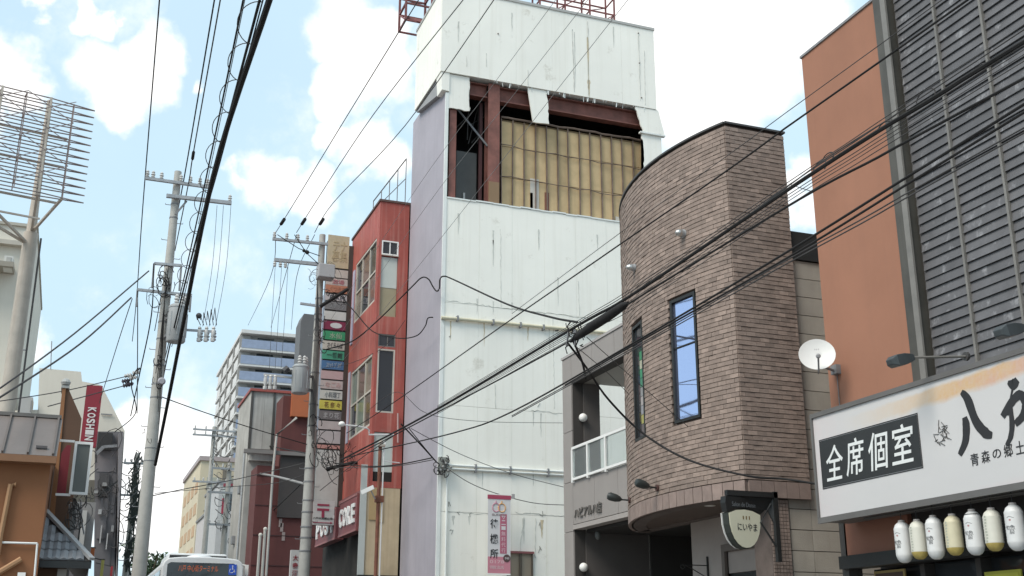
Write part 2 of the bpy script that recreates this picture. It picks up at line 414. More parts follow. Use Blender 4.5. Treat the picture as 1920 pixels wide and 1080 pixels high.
for a, b in ((12.1, 11.1), (11.0, 10.2), (10.1, 9.35), (9.25, 8.2)):
    MB().box(9.36, 9.38, b, a, .5, 2.4).build('shop_pane', glass_dk, rb)

def poster(y0, y1, z0, z1, x, frame, face, label, art):
    t = thing('poster', label, 'poster', (x, (y0+y1)/2, z0), 'posters on the restaurant front')
    MB().box(x-.03, x-.01, y0, y1, z0, z1).build('poster_frame', frame, t)
    MB().box(x-.036, x-.031, y0+.03*(y1 < y0 and -1 or 1), y1-.03*(y1 < y0 and -1 or 1), z0+.03, z1-.03).build('sheet', face, t)
    for (a, b, c, d, m_) in art:
        yy = [y0+(y1-y0)*q for q in (a, b)]; zz = [z0+(z1-z0)*q for q in (c, d)]
        MB().box(x-.041, x-.0365, yy[0], yy[1], zz[0], zz[1]).build('print', m_, t)
poster(11.86, 11.30, 1.6, 2.36, 9.2, plain('wood_yellow', (.38, .28, .11)), plain('poster_dark', (.09, .055, .04)),
       'small food poster in a yellow wooden frame under the black awning bar',
       [(.18, .42, .3, .8, plain('poster_cream', (.45, .36, .26))), (.55, .9, .25, .82, plain('poster_tan', (.36, .24, .12))), (.62, .8, .5, .7, plain('poster_pale', (.5, .45, .36)))])
poster(10.02, 9.50, 1.5, 2.24, 9.2, plain('poster_lime', (.42, .42, .06)), plain('poster_yellow', (.50, .50, .07)),
       'yellow green poster printed with a red block below the white lanterns', [(.1, .6, .72, .9, plain('poster_red', (.35, .09, .03))), (.1, .9, .3, .6, plain('poster_olive', (.25, .28, .05)))])
poster(9.36, 8.7, 1.5, 2.20, 9.2, plain('poster_edge', (.3, .42, .5)), plain('poster_blue', (.30, .50, .62)),
       'pale blue poster at the end of the restaurant window', [(.1, .9, .2, .6, plain('poster_white', (.6, .65, .68)))])

# ------------------------------------------------------------------ long white sign
sg = thing('shop_sign', 'long white shop sign with black brush lettering and a black panel', 'sign', (8.5, 11.9, 2.96))
sign_face = M('sign_print', (.585, .575, .57), .45, .02, 1, bump=.01)
t = sign_face.node_tree; n_, l_ = t.nodes, t.links          # printed gold and rose brush-wash on the top and bottom corners
bs = n_['Principled BSDF']; src = bs.inputs['Base Color'].links[0].from_socket
co = n_.new('ShaderNodeTexCoord').outputs['Object']; sp = n_.new('ShaderNodeSeparateXYZ'); l_.new(co, sp.inputs[0])
def _m(op, a, b=None, c=None, cl=False):
    q = n_.new('ShaderNodeMath'); q.operation = op; q.use_clamp = cl
    for i, v in enumerate((a, b, c)):
        if v is None: continue
        if hasattr(v, 'is_output'): l_.new(v, q.inputs[i])
        else: q.inputs[i].default_value = v
    return q.outputs[0]
tn = n_.new('ShaderNodeTexNoise'); l_.new(co, tn.inputs['Vector']); tn.inputs['Scale'].default_value = 3.2; tn.inputs['Detail'].default_value = 7; tn.inputs['Roughness'].default_value = .65
t2 = n_.new('ShaderNodeTexNoise'); l_.new(co, t2.inputs['Vector']); t2.inputs['Scale'].default_value = 26; t2.inputs['Detail'].default_value = 4
along = _m('MULTIPLY', sp.outputs[1], -1)                    # 0 at the sign's near end, grows along the text
# gold stripe: upper band between two slanted lines
lo = _m('MULTIPLY_ADD', along, .035, .90); up = _m('MULTIPLY_ADD', along, .03, 1.12)
wob = _m('MULTIPLY_ADD', tn.outputs[0], .10, -.05)
zz = _m('ADD', sp.outputs[2], wob)
b1 = _m('MULTIPLY', _m('SUBTRACT', zz, lo), 16, cl=True); b2 = _m('MULTIPLY', _m('SUBTRACT', up, zz), 30, cl=True)
b3 = _m('MULTIPLY', _m('SUBTRACT', along, .55), .55, cl=True)
gold = _m('MULTIPLY', _m('MULTIPLY', _m('MULTIPLY', b1, b2), b3), .85)
gr = n_.new('ShaderNodeValToRGB'); l_.new(_m('MULTIPLY_ADD', tn.outputs[0], .6, _m('MULTIPLY', along, .16)), gr.inputs[0])
e = gr.color_ramp.elements; e[0].position = .35; e[0].color = (.66, .52, .34, 1); e[1].position = .75; e[1].color = (.62, .36, .12, 1); q = e.new(.95); q.color = (.60, .28, .20, 1)
mxx = n_.new('ShaderNodeMix'); mxx.data_type = 'RGBA'; l_.new(_m('MULTIPLY', gold, _m('MULTIPLY_ADD', t2.outputs[0], .5, .55), cl=True), mxx.inputs[0]); l_.new(src, mxx.inputs[6]); l_.new(gr.outputs[0], mxx.inputs[7])
# rose wash lower edge and near end
rz = _m('MULTIPLY', _m('SUBTRACT', _m('MULTIPLY_ADD', along, .07, -.13), zz), 5, cl=True)
rn = _m('MULTIPLY', _m('MULTIPLY', _m('SUBTRACT', .75, along), 1.2, cl=True), _m('MULTIPLY', _m('SUBTRACT', tn.outputs[0], .3), 1.6, cl=True))
m2 = n_.new('ShaderNodeMix'); m2.data_type = 'RGBA'; l_.new(_m('MULTIPLY', _m('MAXIMUM', rz, rn), .6), m2.inputs[0]); l_.new(mxx.outputs[2], m2.inputs[6]); m2.inputs[7].default_value = (.66, .49, .50, 1)
l_.new(m2.outputs[2], bs.inputs['Base Color'])
SY0, SY1, SZ0, SZ1, SX = 11.93, 4.5, 2.93, 4.235, 8.5
mb = MB(); mb.box(SX, 8.92, SY1, SY0, SZ0, SZ1); mb.build('box', sign_grey, sg)
MB().box(SX-.012, SX-.001, SY1+.03, SY0-.035, SZ0+.05, SZ1-.035).build('face', sign_face, sg)
fr = MB()
fr.box(SX-.035, SX-.002, SY1, SY0, SZ1-.034, SZ1+.02); fr.box(SX-.035, SX-.002, SY1, SY0, SZ0-.02, SZ0+.049)
fr.box(SX-.035, SX-.002, SY0-.034, SY0, SZ0+.0495, SZ1-.0345); fr.build('sign_frame', sign_grey, sg)
MB().box(SX-.018, SX-.013, 10.0, 11.785, 3.33, 3.895).build('black_panel', ink_dk, sg)
pf = MB()
for a, b, c, d in ((9.985, 11.80, 3.312, 3.322), (9.985, 11.80, 3.903, 3.913), (9.985, 9.993, 3.3225, 3.9025), (11.792, 11.80, 3.3225, 3.9025)): pf.box(SX-.017, SX-.013, a, b, c, d)
pf.build('panel_outline', ink, sg)
sx = SX-.0185
wl = plain('lettering_white', (.72, .74, .73))
for ch, px, py, hh in (('全', 1578, 866, .43), ('席', 1606, 853, .44), ('個', 1654, 843, .43), ('室', 1697, 827, .43)):
    pass
for ch, y, zc, ww, hh in (('全', 11.52, 3.60, .33, .42), ('席', 11.12, 3.61, .32, .43), ('個', 10.70, 3.61, .34, .43), ('室', 10.27, 3.62, .35, .43)):
    lettering(ch, wl, sg, (sx, y, zc), UW, Z_, NW, ww, hh, .004, .006, .12)
# brush strokes of the two large characters: (points with half-widths)
def brush(parent, strokes, x, yc, zc, s):
    for k, st in enumerate(strokes):
        mb = MB(); c = [Vector((p[0], p[1])) for p in st]; wd = [p[2] for p in st]
        pts, ws = [], []
        for i in range(len(c)-1):
            p0, p1, p2, p3 = c[max(0, i-1)], c[i], c[i+1], c[min(len(c)-1, i+2)]
            for j in range(5):
                t_ = j/5; a = .5*((2*p1)+(p2-p0)*t_+(2*p0-5*p1+4*p2-p3)*t_*t_+(3*p1-p0-3*p2+p3)*t_**3)
                pts.append(a); ws.append(wd[i]*(1-t_)+wd[i+1]*t_)
        pts.append(c[-1]); ws.append(wd[-1])
        n = len(pts); lft, rgt = [], []
        for i, p in enumerate(pts):
            tg = (pts[min(n-1, i+1)]-pts[max(0, i-1)]).normalized(); nn_ = Vector((-tg.y, tg.x)); ww = ws[i]*(1+random.uniform(-.06, .06))
            lft.append(p+nn_*ww); rgt.append(p-nn_*ww)
        W3 = lambda q, d: (x-d, yc-q.x*s, zc+q.y*s)
        d0, d1 = .0005+.0006*k, .004+.0006*k
        vs = [W3(q, d1) for q in lft]+[W3(q, d1) for q in rgt]+[W3(q, d0) for q in lft]+[W3(q, d0) for q in rgt]
        fs = [(i, i+1, n+i+1, n+i) for i in range(n-1)]+[(i, 2*n+i, 2*n+i+1, i+1) for i in range(n-1)]+[(n+i, n+i+1, 3*n+i+1, 3*n+i) for i in range(n-1)]
        fs += [(0, n, 3*n, 2*n), (n-1, 3*n-1, 4*n-1, 2*n-1)]
        mb.add(vs, fs); mb.build('brush_stroke', ink, parent)
brush(sg, [[(-.10, .12, .035), (-.09, .02, .055), (-.13, -.14, .05), (-.24, -.27, .03)],
           [(-.10, .40, .03), (-.02, .30, .055), (.06, .05, .055), (.18, -.10, .06), (.27, -.14, .03)]], SX-.0125, 9.19, 3.62, .95)
brush(sg, [[(-.01, .36, .02), (.07, .32, .07), (.14, .36, .04)],
           [(.05, .27, .015), (-.02, .12, .012), (-.08, -.02, .015)],
           [(-.16, -.02, .04), (-.02, .10, .05), (.14, .18, .055), (.22, .08, .06), (.16, -.06, .05), (.02, -.14, .04)],
           [(-.02, .06, .03), (-.03, -.14, .04), (-.08, -.28, .035), (-.16, -.36, .02)]], SX-.0125, 8.63, 3.66, .84)
# round seal between panel and brush lettering
sl = MB()
for k in range(26):
    a = random.uniform(0, 6.28); r = random.uniform(.03, .125); yy, zz_ = 9.66-r*math.cos(a)*.95, 3.60+r*math.sin(a)*1.15
    b = random.uniform(0, 3.14); le = random.uniform(.02, .055)
    sl.bar((SX-.0145, yy-le*math.cos(b), zz_-le*math.sin(b)), (SX-.0145, yy+le*math.cos(b), zz_+le*math.sin(b)), .012, .003)
sl.build('seal_print', plain('seal_ink', (.09, .085, .08)), sg)
for i, ch in enumerate('青森の郷土'):
    lettering(ch, ink, sg, (SX-.0125, 9.215-.155*i, 3.285+.006*i), UW, Z_, NW, .115, .125 if ch != 'の' else .09, .003, .008)
lettering('料理', ink, sg, (SX-.0125, 8.36, 3.32), UW, Z_, NW, .25, .125, .003, .008)

# ------------------------------------------------------------------ spotlights above the sign
def spot(y, z, x1, label):
    t = thing('sign_spotlight', label, 'spotlight', (8.95, y, z), 'spotlights over the white shop sign')
    MB().tube([(8.94, y, z), (x1+.22, y+.03, z-.07)], .014, 8).build('arm', bar_m, t, True)
    MB().lathe([(.05, 0), (.05, .03)], (8.9, y, z), 10, (1, 0, 0)).build('mount', dkgrey, t)
    d = Vector((-.28, .03, -.07)).normalized(); u = Vector((0, 1, 0)); n = d.cross(u).normalized()
    h = MB()
    ring = [(.0, .035, .03), (.05, .05, .045), (.13, .065, .06), (.24, .075, .062), (.30, .05, .03)]
    vs = []
    for a, b, c in ring:
        o = Vector((x1+.24, y+.03, z-.07))+d*a
        vs += [o+u*b*sy+n*c*sz for sy, sz in ((-1, -1), (1, -1), (1, 1), (-1, 1))]
    fs = [(4*i+k, 4*i+(k+1) % 4, 4*i+4+(k+1) % 4, 4*i+4+k) for i in range(4) for k in range(4)]+[(0, 1, 2, 3), (16, 19, 18, 17)]
    h.add(vs, fs).build('lamp_head', M('lamp_grey', (.05, .06, .065), .45, .15), t, bevel=.008)
spot(9.62, 4.50, 7.98, 'grey spotlight on a thin arm in front of the terracotta wall edge')
spot(8.06, 4.42, 7.98, 'grey spotlight on a thin arm in front of the slats above the orange sign print')

# ------------------------------------------------------------------ paper lanterns
ly = [10.57, 10.315, 10.055, 9.765, 9.47, 9.20, 8.905]
kinds = ['w', 'cy', 'w', 'y', 'w', 'cy', 'w']
lantern_lab = ['white lantern with faded writing, first of its row beside the salmon fascia', 'cream lantern with yellowed bottom between the first two white lanterns', 'white lantern with a dark printed mark beside the fully yellowed one',
               'lantern yellowed all over its side and bottom', 'white lantern with a black ring at its top next to the yellow one', 'cream lantern yellowed at its bottom beside the largest white one', 'largest white lantern with black printed writing at the row end']
lw = M('lantern_paper', (.70, .70, .69), .5, .04, 3); lwy = M('lantern_cream', (.66, .645, .56), .5, .06, 3); lyy = M('lantern_yellow', (.62, .57, .40), .5, .10, 3)
ybot = M('lantern_stain', (.52, .40, .12), .55, .25, 9)
inkg = plain('faded_ink', (.16, .16, .16)); inkp = plain('faded_red', (.45, .22, .22)); inkf = plain('pale_ink', (.44, .45, .38))
def lantern(i):
    y, k = ly[i], kinds[i]; zt, zb = 2.80+(.0 if i % 2 == 0 else -.015), 2.355-(.0 if k == 'w' else -.02)
    t = thing('paper_lantern', lantern_lab[i], 'lantern', (8.6, y, zb), 'paper lanterns hung in a row under the sign')
    r = .088; h = zt-zb; pr = [(.035, h), (.052, h-.012), (.072, h-.03), (.085, h-.065)]
    ns = 20
    for j in range(ns+1):
        q = h-.065-(h-.145)*j/ns; pr.append((r*(1+.022*(j % 2)+random.uniform(-.006, .006)), q))
    prl = [(.086, .074), (.076, .045), (.055, .018), (.03, .004)]
    body = {'w': lw, 'cy': lwy, 'y': lyy}[k]
    MB().lathe(pr, (8.6, y, zb), 22).build('shade', body, t, True)
    MB().lathe([(.0875, .0805)]+prl, (8.6, y, zb), 22).build('shade_base', body if k == 'w' else ybot, t, True)
    MB().lathe([(.036, h+.001), (.036, h+.02)], (8.6, y, zb), 16).build('cap', plain('lantern_cap', (.5, .45, .42)), t)
    MB().tube([(8.6, y, zb+h+.02), (8.6, y, 2.93)], .004, 5).build('hook', black_m, t)
    # print wraps round the shade: small raised curved patches
    def patch(a0, a1, z0, z1, m_, nm='print'):
        m2 = MB(); n = 5; vs = []
        for j in range(n+1):
            a = a0+(a1-a0)*j/n
            for z in (z0, z1): vs.append((8.6-math.cos(a)*(r+.0018), y-math.sin(a)*(r+.0018), zb+z))
        m2.add(vs, [(2*j, 2*j+2, 2*j+3, 2*j+1) for j in range(n)]).build(nm, m_, t)
    if k == 'w':
        a = .25+.12*i/6
        def glyph(s, a_, zc, wd, ht, m_):
            V_, F_ = text_geo(s, .012); mn, mx_ = V_.min(0), V_.max(0); m2 = MB()
            pts = []
            for q in V_:
                uu = (q[0]-(mn[0]+mx_[0])/2)/(mx_[0]-mn[0])*wd; vv = (q[1]-(mn[1]+mx_[1])/2)/(mx_[1]-mn[1])*ht
                rr = r+.0015+.0008*(q[2]+.5); pts.append((8.6-math.cos(a_+uu/r)*rr, y-math.sin(a_+uu/r)*rr, zb+zc+vv))
            m2.add(pts, F_).build('lettering', m_, t)
        glyph('へ', a, h*.72, .075, .018, inkg); glyph('●', a-.05, h*.66, .022, .018, inkp)
        glyph('旬魚', a-.15, h*.50, .10, .045, inkg); glyph('居', a+.02, h*.40, .05, .042, inkg)
        if i == 4:
            MB().lathe([(.074, h-.03), (.078, h-.038)], (8.6, y, zb), 22).build('ring', black_m, t)
    else:
        for j in range(9): patch(-.15+.05*math.sin(j*2.1), .12+.06*math.sin(j*1.3), h*.80-j*.030, h*.80-j*.030+.018, inkf)
for i in range(7): lantern(i)
MB_ = MB().tube([(8.6, 11.2, 2.905), (8.6, 5.0, 2.905)], .012, 6)
tag(MB_.build('hanging_rail', dkgrey), 'thin dark rail under the white sign that carries the paper lanterns', 'rail')

# ------------------------------------------------------------------ satellite dish
dt = thing('satellite_dish', 'round white satellite dish in front of the beige block wall', 'satellite dish', (8.9, 12.35, 4.85))
ax = Vector((-.50, -.78, .30)).normalized(); c = P(1532, 668, y=11.85); n = []
prof = [(.225*s, .05*s*s) for s in (0.02, .25, .5, .75, .92, 1.)]+[(.228, .048), (.21, .035), (.12, .005), (.005, -.01)]
MB().lathe(prof, c, 32, ax).build('reflector', M('dish_white', (.66, .66, .64), .5, .04), dt, True)
foc = c+ax*.26+Vector((0, 0, -.14))
MB().tube([c-ax*.02+Vector((0, 0, -.21)), c+ax*.10+Vector((0, 0, -.25)), foc], .012, 6).build('feed_arm', galv_dk, dt)
MB().lathe([(.018, -.05), (.03, -.04), (.03, .02), (.02, .05)], foc, 10, -ax+Vector((0, 0, .5))).build('receiver', plain('lnb_grey', (.3, .3, .3)), dt)
b = MB(); b.box(8.93, 9.0, 11.93, 12.05, 4.83, 4.95); b.tube([(8.94, 12.0, 4.88), c-ax*.02+Vector((.03, .02, -.1)), c-ax*.02], .018, 8); b.tube([(8.985, 12.0, 4.83), (8.985, 12.0, 4.25)], .006, 5); b.build('wall_bracket', galv_dk, dt)
lettering('•••', plain('print_grey', (.5, .48, .48)), dt, c+ax*.033+Vector((0, 0, .07)), ax.cross(Z_).normalized()*-1, Z_, ax, .06, .02, .003)

# ================================================================== BRICK BUILDING
bb = thing('brick_building', 'curved brown brick cafe building overhanging its entrance', 'building', (9.5, 15.6, 0))
BY, BZ0, BZ1, CX, CY, CR = 13.8, 3.48, 9.14, 13.33, 15.6, 5.0
XR = 9.70; XC = CX-math.sqrt(CR**2-(CY-BY)**2)
A0 = math.asin((BY-CY)/CR)                # angle at the sharp corner; point = (CX-R cos a, CY+R sin a)
A1 = math.asin((18.7-CY)/CR)
def arc(a, r=CR): return Vector((CX-r*math.cos(a), CY+r*math.sin(a), 0))
def arc_hit(px, py):
    d = ray(px, py); o = EYE-Vector((CX, CY, EYE.z)); A = d.x**2+d.y**2; B = 2*(o.x*d.x+o.y*d.y); C_ = o.x**2+o.y**2-CR**2
    t_ = (-B-math.sqrt(max(0, B*B-4*A*C_)))/(2*A); p = EYE+d*t_
    return math.asin((p.y-CY)/CR), p.z
NA = 40
out_pts = [(XR, BY)]+[(arc(A0+(A1-A0)*i/NA, CR).x, arc(A0+(A1-A0)*i/NA, CR).y) for i in range(NA+1)]+[(XR+.6, 18.9), (XR+.6, BY)]
# windows on the curve
wins = []
for (x0, y0), (x1, y1) in (((1259, 562), (1309, 790)), ((1188, 608), (1207, 826))):
    a0, zt = arc_hit(x1, y0); a1, zb = arc_hit(x0, y1); wins.append((a0, a1, zb, zt))
wins[0] = (arc_hit(1309, 660)[0], arc_hit(1261, 660)[0], arc_hit(1287, 789)[1], arc_hit(1280, 555)[1])
wins[1] = (arc_hit(1208, 700)[0], arc_hit(1189, 700)[0], arc_hit(1200, 825)[1], arc_hit(1197, 606)[1])
core = MB(); ri = CR-.03
aa = sorted([A0+(A1-A0)*i/NA for i in range(NA+1)]+[q for w_ in wins for q in w_[:2]])
for i in range(len(aa)-1):
    a, b = aa[i], aa[i+1]
    if b-a < 1e-5: continue
    zs = [(BZ0, BZ1)]
    for w_ in wins:
        if w_[0]-1e-6 <= a and b <= w_[1]+1e-6: zs = [(BZ0, w_[2]), (w_[3], BZ1)]
    for z0, z1 in zs:
        p = [arc(a, ri), arc(b, ri), arc(b, ri-.25), arc(a, ri-.25)]
        core.prism([(q.x, q.y, z0) for q in p], (0, 0, z1-z0))
core.box(XC+.03, XR, BY+.025, BY+.25, BZ0, BZ1); core.box(XR-.25, XR-.01, BY+.25, 18.8, BZ0, BZ1)
core.build('wall', mortar, bb)
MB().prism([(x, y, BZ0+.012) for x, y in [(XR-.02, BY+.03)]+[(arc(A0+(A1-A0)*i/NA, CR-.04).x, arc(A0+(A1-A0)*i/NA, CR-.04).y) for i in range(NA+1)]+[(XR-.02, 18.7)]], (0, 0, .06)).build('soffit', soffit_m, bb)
MB().prism([(x, y, BZ1-.15) for x, y in [(XR-.3, BY+.3)]+[(arc(A0+(A1-A0)*i/NA, CR-.32).x, arc(A0+(A1-A0)*i/NA, CR-.32).y+.01) for i in range(2, NA+1)]+[(XR-.3, 18.7)]], (0, 0, .06)).build('roof', dkgrey, bb)
cp = MB()
for i in range(NA):
    p = [arc(A0+(A1-A0)*i/NA, CR+.035), arc(A0+(A1-A0)*(i+1)/NA, CR+.035), arc(A0+(A1-A0)*(i+1)/NA, CR-.3), arc(A0+(A1-A0)*i/NA, CR-.3)]
    cp.prism([(q.x, q.y, BZ1+.002) for q in p], (0, 0, .03))
cp.box(XC-.01, XR+.03, BY-.035, BY+.2, BZ1+.004, BZ1+.034); cp.build('coping', plain('coping_slate', (.06, .06, .06)), bb)
BH, PT, BL_ = .0615, .0690, .150
brick_u = unit('brick', brick_m, MB().add([(-.5*BL_, 0, -.5*BH), (.5*BL_, 0, -.5*BH), (.5*BL_, 0, .5*BH), (-.5*BL_, 0, .5*BH), (-.5*BL_, -.05, -.5*BH), (.5*BL_, -.05, -.5*BH), (.5*BL_, -.046, .5*BH), (-.5*BL_, -.046, .5*BH)],
        [(0, 3, 2, 1), (4, 5, 6, 7), (0, 1, 5, 4), (3, 7, 6, 2), (1, 2, 6, 5), (0, 4, 7, 3)]))
spots = []                                  # (centre, tangent, normal)
rows = int((BZ1-BZ0-.235)/PT); ZB = BZ0+.235
arc_len = CR*(A1-A0); flat = XR-XC
for r_ in range(rows):
    z = ZB+(r_+.5)*PT
    s = .004
    if r_ % 2: spots.append((Vector((XC-.012+BL_/4, BY+.028, z)), X_, -Y_, .5)); s = BL_/2+.006
    while s < flat-.02:
        le = min(BL_, XR-(XC-.012+s)); spots.append((Vector((XC-.012+s+le/2, BY+.028, z)), X_, -Y_) if le > BL_-.001 else (Vector((XC-.012+s+le/2, BY+.028, z)), X_, -Y_, le/BL_))
        s += BL_+.003
    s = .004
    if not r_ % 2:
        am = A0+(s+BL_/4)/CR; p = arc(am, CR-.028); spots.append((Vector((p.x, p.y, z)), Vector((math.sin(am), math.cos(am), 0))*-1, Vector((-math.cos(am), math.sin(am), 0)), .5)); s += BL_/2+.006
    while s+BL_ < arc_len-.02:
        a = A0+(s+BL_/2)/CR
        hw = BL_/2/CR
        if not any(a+hw > w_[0]-.004 and a-hw < w_[1]+.004 and w_[2]-.035 < z < w_[3]+.035 for w_ in wins):
            p = arc(a, CR-.028); spots.append((Vector((p.x, p.y, z)), Vector((math.sin(a), math.cos(a), 0))*-1, Vector((-math.cos(a), math.sin(a), 0))))
        else:                                # cut bricks beside the openings
            for w_ in wins:
                if not (w_[2]-.035 < z < w_[3]+.035 and a+hw > w_[0]-.004 and a-hw < w_[1]+.004): continue
                for b0, b1 in ((a-hw, min(a+hw, w_[0]-.006)), (max(a-hw, w_[1]+.006), a+hw)):
                    if b1-b0 > .008 and not (b0 > w_[0] and b1 < w_[1]) and b1-b0 < 2*hw:
                        am = (b0+b1)/2; p = arc(am, CR-.028)
                        spots.append((Vector((p.x, p.y, z)), Vector((math.sin(am), math.cos(am), 0))*-1, Vector((-math.cos(am), math.sin(am), 0)), (b1-b0)*CR/BL_))
        s += BL_+.003
full = [q for q in spots if len(q) == 3]; cut = [q for q in spots if len(q) == 4]
full.sort(key=lambda q: (q[0]-EYE).length)
for q in full[:300]:
    ang = math.atan2(q[1].y, q[1].x)
    if q[2].dot(Vector((math.sin(ang), -math.cos(ang), 0))) < 0: ang += math.pi
    inst('brick', brick_u, q[0]+q[2]*random.uniform(-.004, .004), bb, (0, 0, ang))
mass = MB()
for q in full[300:]+cut:
    k = q[3] if len(q) == 4 else 1; o, u, n = q[0]+q[2]*random.uniform(-.004, .004), q[1], q[2]; hl = BL_/2*k
    mass.add([o-u*hl-Z_*BH/2, o+u*hl-Z_*BH/2, o+u*hl+Z_*BH/2, o-u*hl+Z_*BH/2, o-u*hl-Z_*BH/2+n*.05, o+u*hl-Z_*BH/2+n*.05, o+u*hl+Z_*BH/2+n*.046, o-u*hl+Z_*BH/2+n*.046],
             [(4, 5, 6, 7), (0, 1, 5, 4), (3, 7, 6, 2), (1, 2, 6, 5), (0, 4, 7, 3)], random.choice((.82, .88, .92, .96, 1., 1.03, 1.06, 1.10, 1.24)))
mass.build('brickwork', brick_mass, bb, stuff=True)
# soldier course along the bottom edge: each a piece
for s0, fn in ((0, 'arc'), (0, 'flat')):
    s = .004
    while s+.10 < (arc_len if fn == 'arc' else flat):
        if fn == 'arc':
            a, b = A0+s/CR, A0+(s+.20)/CR; b = min(b, A1)
            p = [arc(a+.0008, CR+.024), arc(b-.0008, CR+.024), arc(b-.0008, CR-.06), arc(a+.0008, CR-.06)]
            MB().prism([(v.x, v.y, BZ0) for v in p], (0, 0, .225)).build('band_brick', band_m, bb)
        else:
            x0 = XC+.03+s
            if x0+.1 < XR: MB().box(x0, min(x0+.196, XR), BY-.024, BY+.02, BZ0, BZ0+.225).build('band_brick', band_m, bb)
        s += .204
def arc_window(w_, gm, vm=(), inner=None):
    a0, a1, z0, z1 = w_; p0, p1 = arc(a1, CR-.005), arc(a0, CR-.005); u = (p1-p0); wd = u.length; u.normalize(); n = Vector((-math.cos((a0+a1)/2), math.sin((a0+a1)/2), 0))
    return window(bb, Vector((p0.x, p0.y, z0)), u, n, wd, z1-z0, .045, .055, vm, (), black_m, gm, rec=.03)
wf = arc_window(wins[0], glass_blue); MB().bar(arc(wins[0][1]-.004, CR-.012)+Z_*(wins[0][2]+(wins[0][3]-wins[0][2])*.60), arc(wins[0][0]+.004, CR-.012)+Z_*(wins[0][2]+(wins[0][3]-wins[0][2])*.60), .02).build('transom', black_m, bb)
wf2 = arc_window(wins[1], glass_dk)
# painted reflection of street signs: coloured strips over the narrow window's glass
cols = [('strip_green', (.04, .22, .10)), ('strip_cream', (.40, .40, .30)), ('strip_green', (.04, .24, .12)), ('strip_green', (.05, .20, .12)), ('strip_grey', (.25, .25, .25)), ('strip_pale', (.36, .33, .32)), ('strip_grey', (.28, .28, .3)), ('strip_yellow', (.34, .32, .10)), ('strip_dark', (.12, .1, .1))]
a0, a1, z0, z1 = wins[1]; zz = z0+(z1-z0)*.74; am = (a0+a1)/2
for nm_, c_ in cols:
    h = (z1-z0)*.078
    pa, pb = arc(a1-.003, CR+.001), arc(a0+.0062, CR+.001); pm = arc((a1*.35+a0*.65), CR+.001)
    MB().prism([(pm.x, pm.y, zz-h+.01), (pb.x, pb.y, zz-h+.01), (pb.x, pb.y, zz), (pm.x, pm.y, zz)], (-.004, .001, 0)).build('reflection_strip', plain(nm_, c_), bb)
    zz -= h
# ventilation hoods
def hood(px, py, r, label):
    a, z = arc_hit(px, py); p = arc(a, CR+.02)+Z_*z; n = Vector((-math.cos(a), math.sin(a), 0))
    t = thing('vent_hood', label, 'vent', p, 'steel vent hoods on the brick wall')
    MB().lathe([(r*1.1, 0), (r*1.1, .02), (r, .022), (r, .07)], p, 18, n).build('flange', galv, t, True)
    MB().lathe([(r*.99, .071), (r*.95, .10), (r*.7, .135), (r*.3, .155), (.004, .16)], p, 18, n).build('cowl', M('brushed_steel', (.55, .54, .52), .28, .1, metal=.85), t, True)
hood(1284, 439, .062, 'round steel vent hood high on the brick curve above the blue window')
hood(1193, 502, .058, 'smaller steel vent hood near the edge of the brick curve')
# spotlights low on the curve
def wall_spot(px, py, label):
    a, z = arc_hit(px, py); p = arc(a, CR+.025)+Z_*z; n = Vector((-math.cos(a), math.sin(a), 0))
    t = thing('wall_spotlight', label, 'spotlight', p, 'black spotlights on the brick curve')
    MB().lathe([(.05, 0), (.05, .025)], p, 12, n).build('mount', plain('mount_brown', (.07, .03, .025)), t)
    q = p+n*.14+Z_*.01
    MB().tube([p+n*.02, q], .014, 7).build('arm', black_m, t)
    d = (n+Vector((0, -.1, .25))).normalized()
    MB().lathe([(.02, 0), (.045, .03), (.065, .10), (.07, .20), (.05, .24), (.01, .25)], q, 14, d).build('lamp_head', M('lamp_black', (.03, .035, .033), .4, .1), t, True)
wall_spot(1236, 915, 'black spotlight on the brick curve above its lower band')
a_, z_ = arc_hit(1184, 938); wall_spot(1184, 938, 'smaller black spotlight where brick curve meets taupe wall')

# ---------------- ground floor under the overhang
GX = 9.62
gf = MB(); dy0, dy1 = 15.05, 16.0
wall_x(gf, GX, GX+.25, (14.1, 17.1), (-.4, BZ0), [(dy0, dy1, -.5, 2.93)])
gf.box(GX+.25, 13, 16.9, 17.1, -.4, BZ0-.01); gf.build('ground_floor_wall', wall_tan, bb)
df = MB(); df.box(GX-.05, GX+.1, dy0-.09, dy0, -.2, 3.04); df.box(GX-.05, GX+.1, dy1, dy1+.09, -.2, 3.04); df.box(GX-.05, GX+.1, dy0, dy1, 2.93, 3.04)
dfo = df.build('door_frame', plain('door_frame_tan', (.14, .115, .1)), bb)
MB().box(GX+.02, GX+.06, dy0, dy1, 2.6, 2.93).build('transom_panel', wall_tan, dfo)
do = MB(); do.box(GX+.04, GX+.10, dy0+.01, dy1-.01, 0, 2.59); door = do.build('door', black_m, bb)
MB().box(GX+.025, GX+.039, dy1-.34, dy1-.18, 1.2, 2.35).build('door_light', plain('door_glass_lit', (.40, .42, .20)), door)
MB().box(GX+.02, GX+.038, dy1-.34, dy1-.18, 2.08, 2.10).build('glazing_bar', black_m, door)
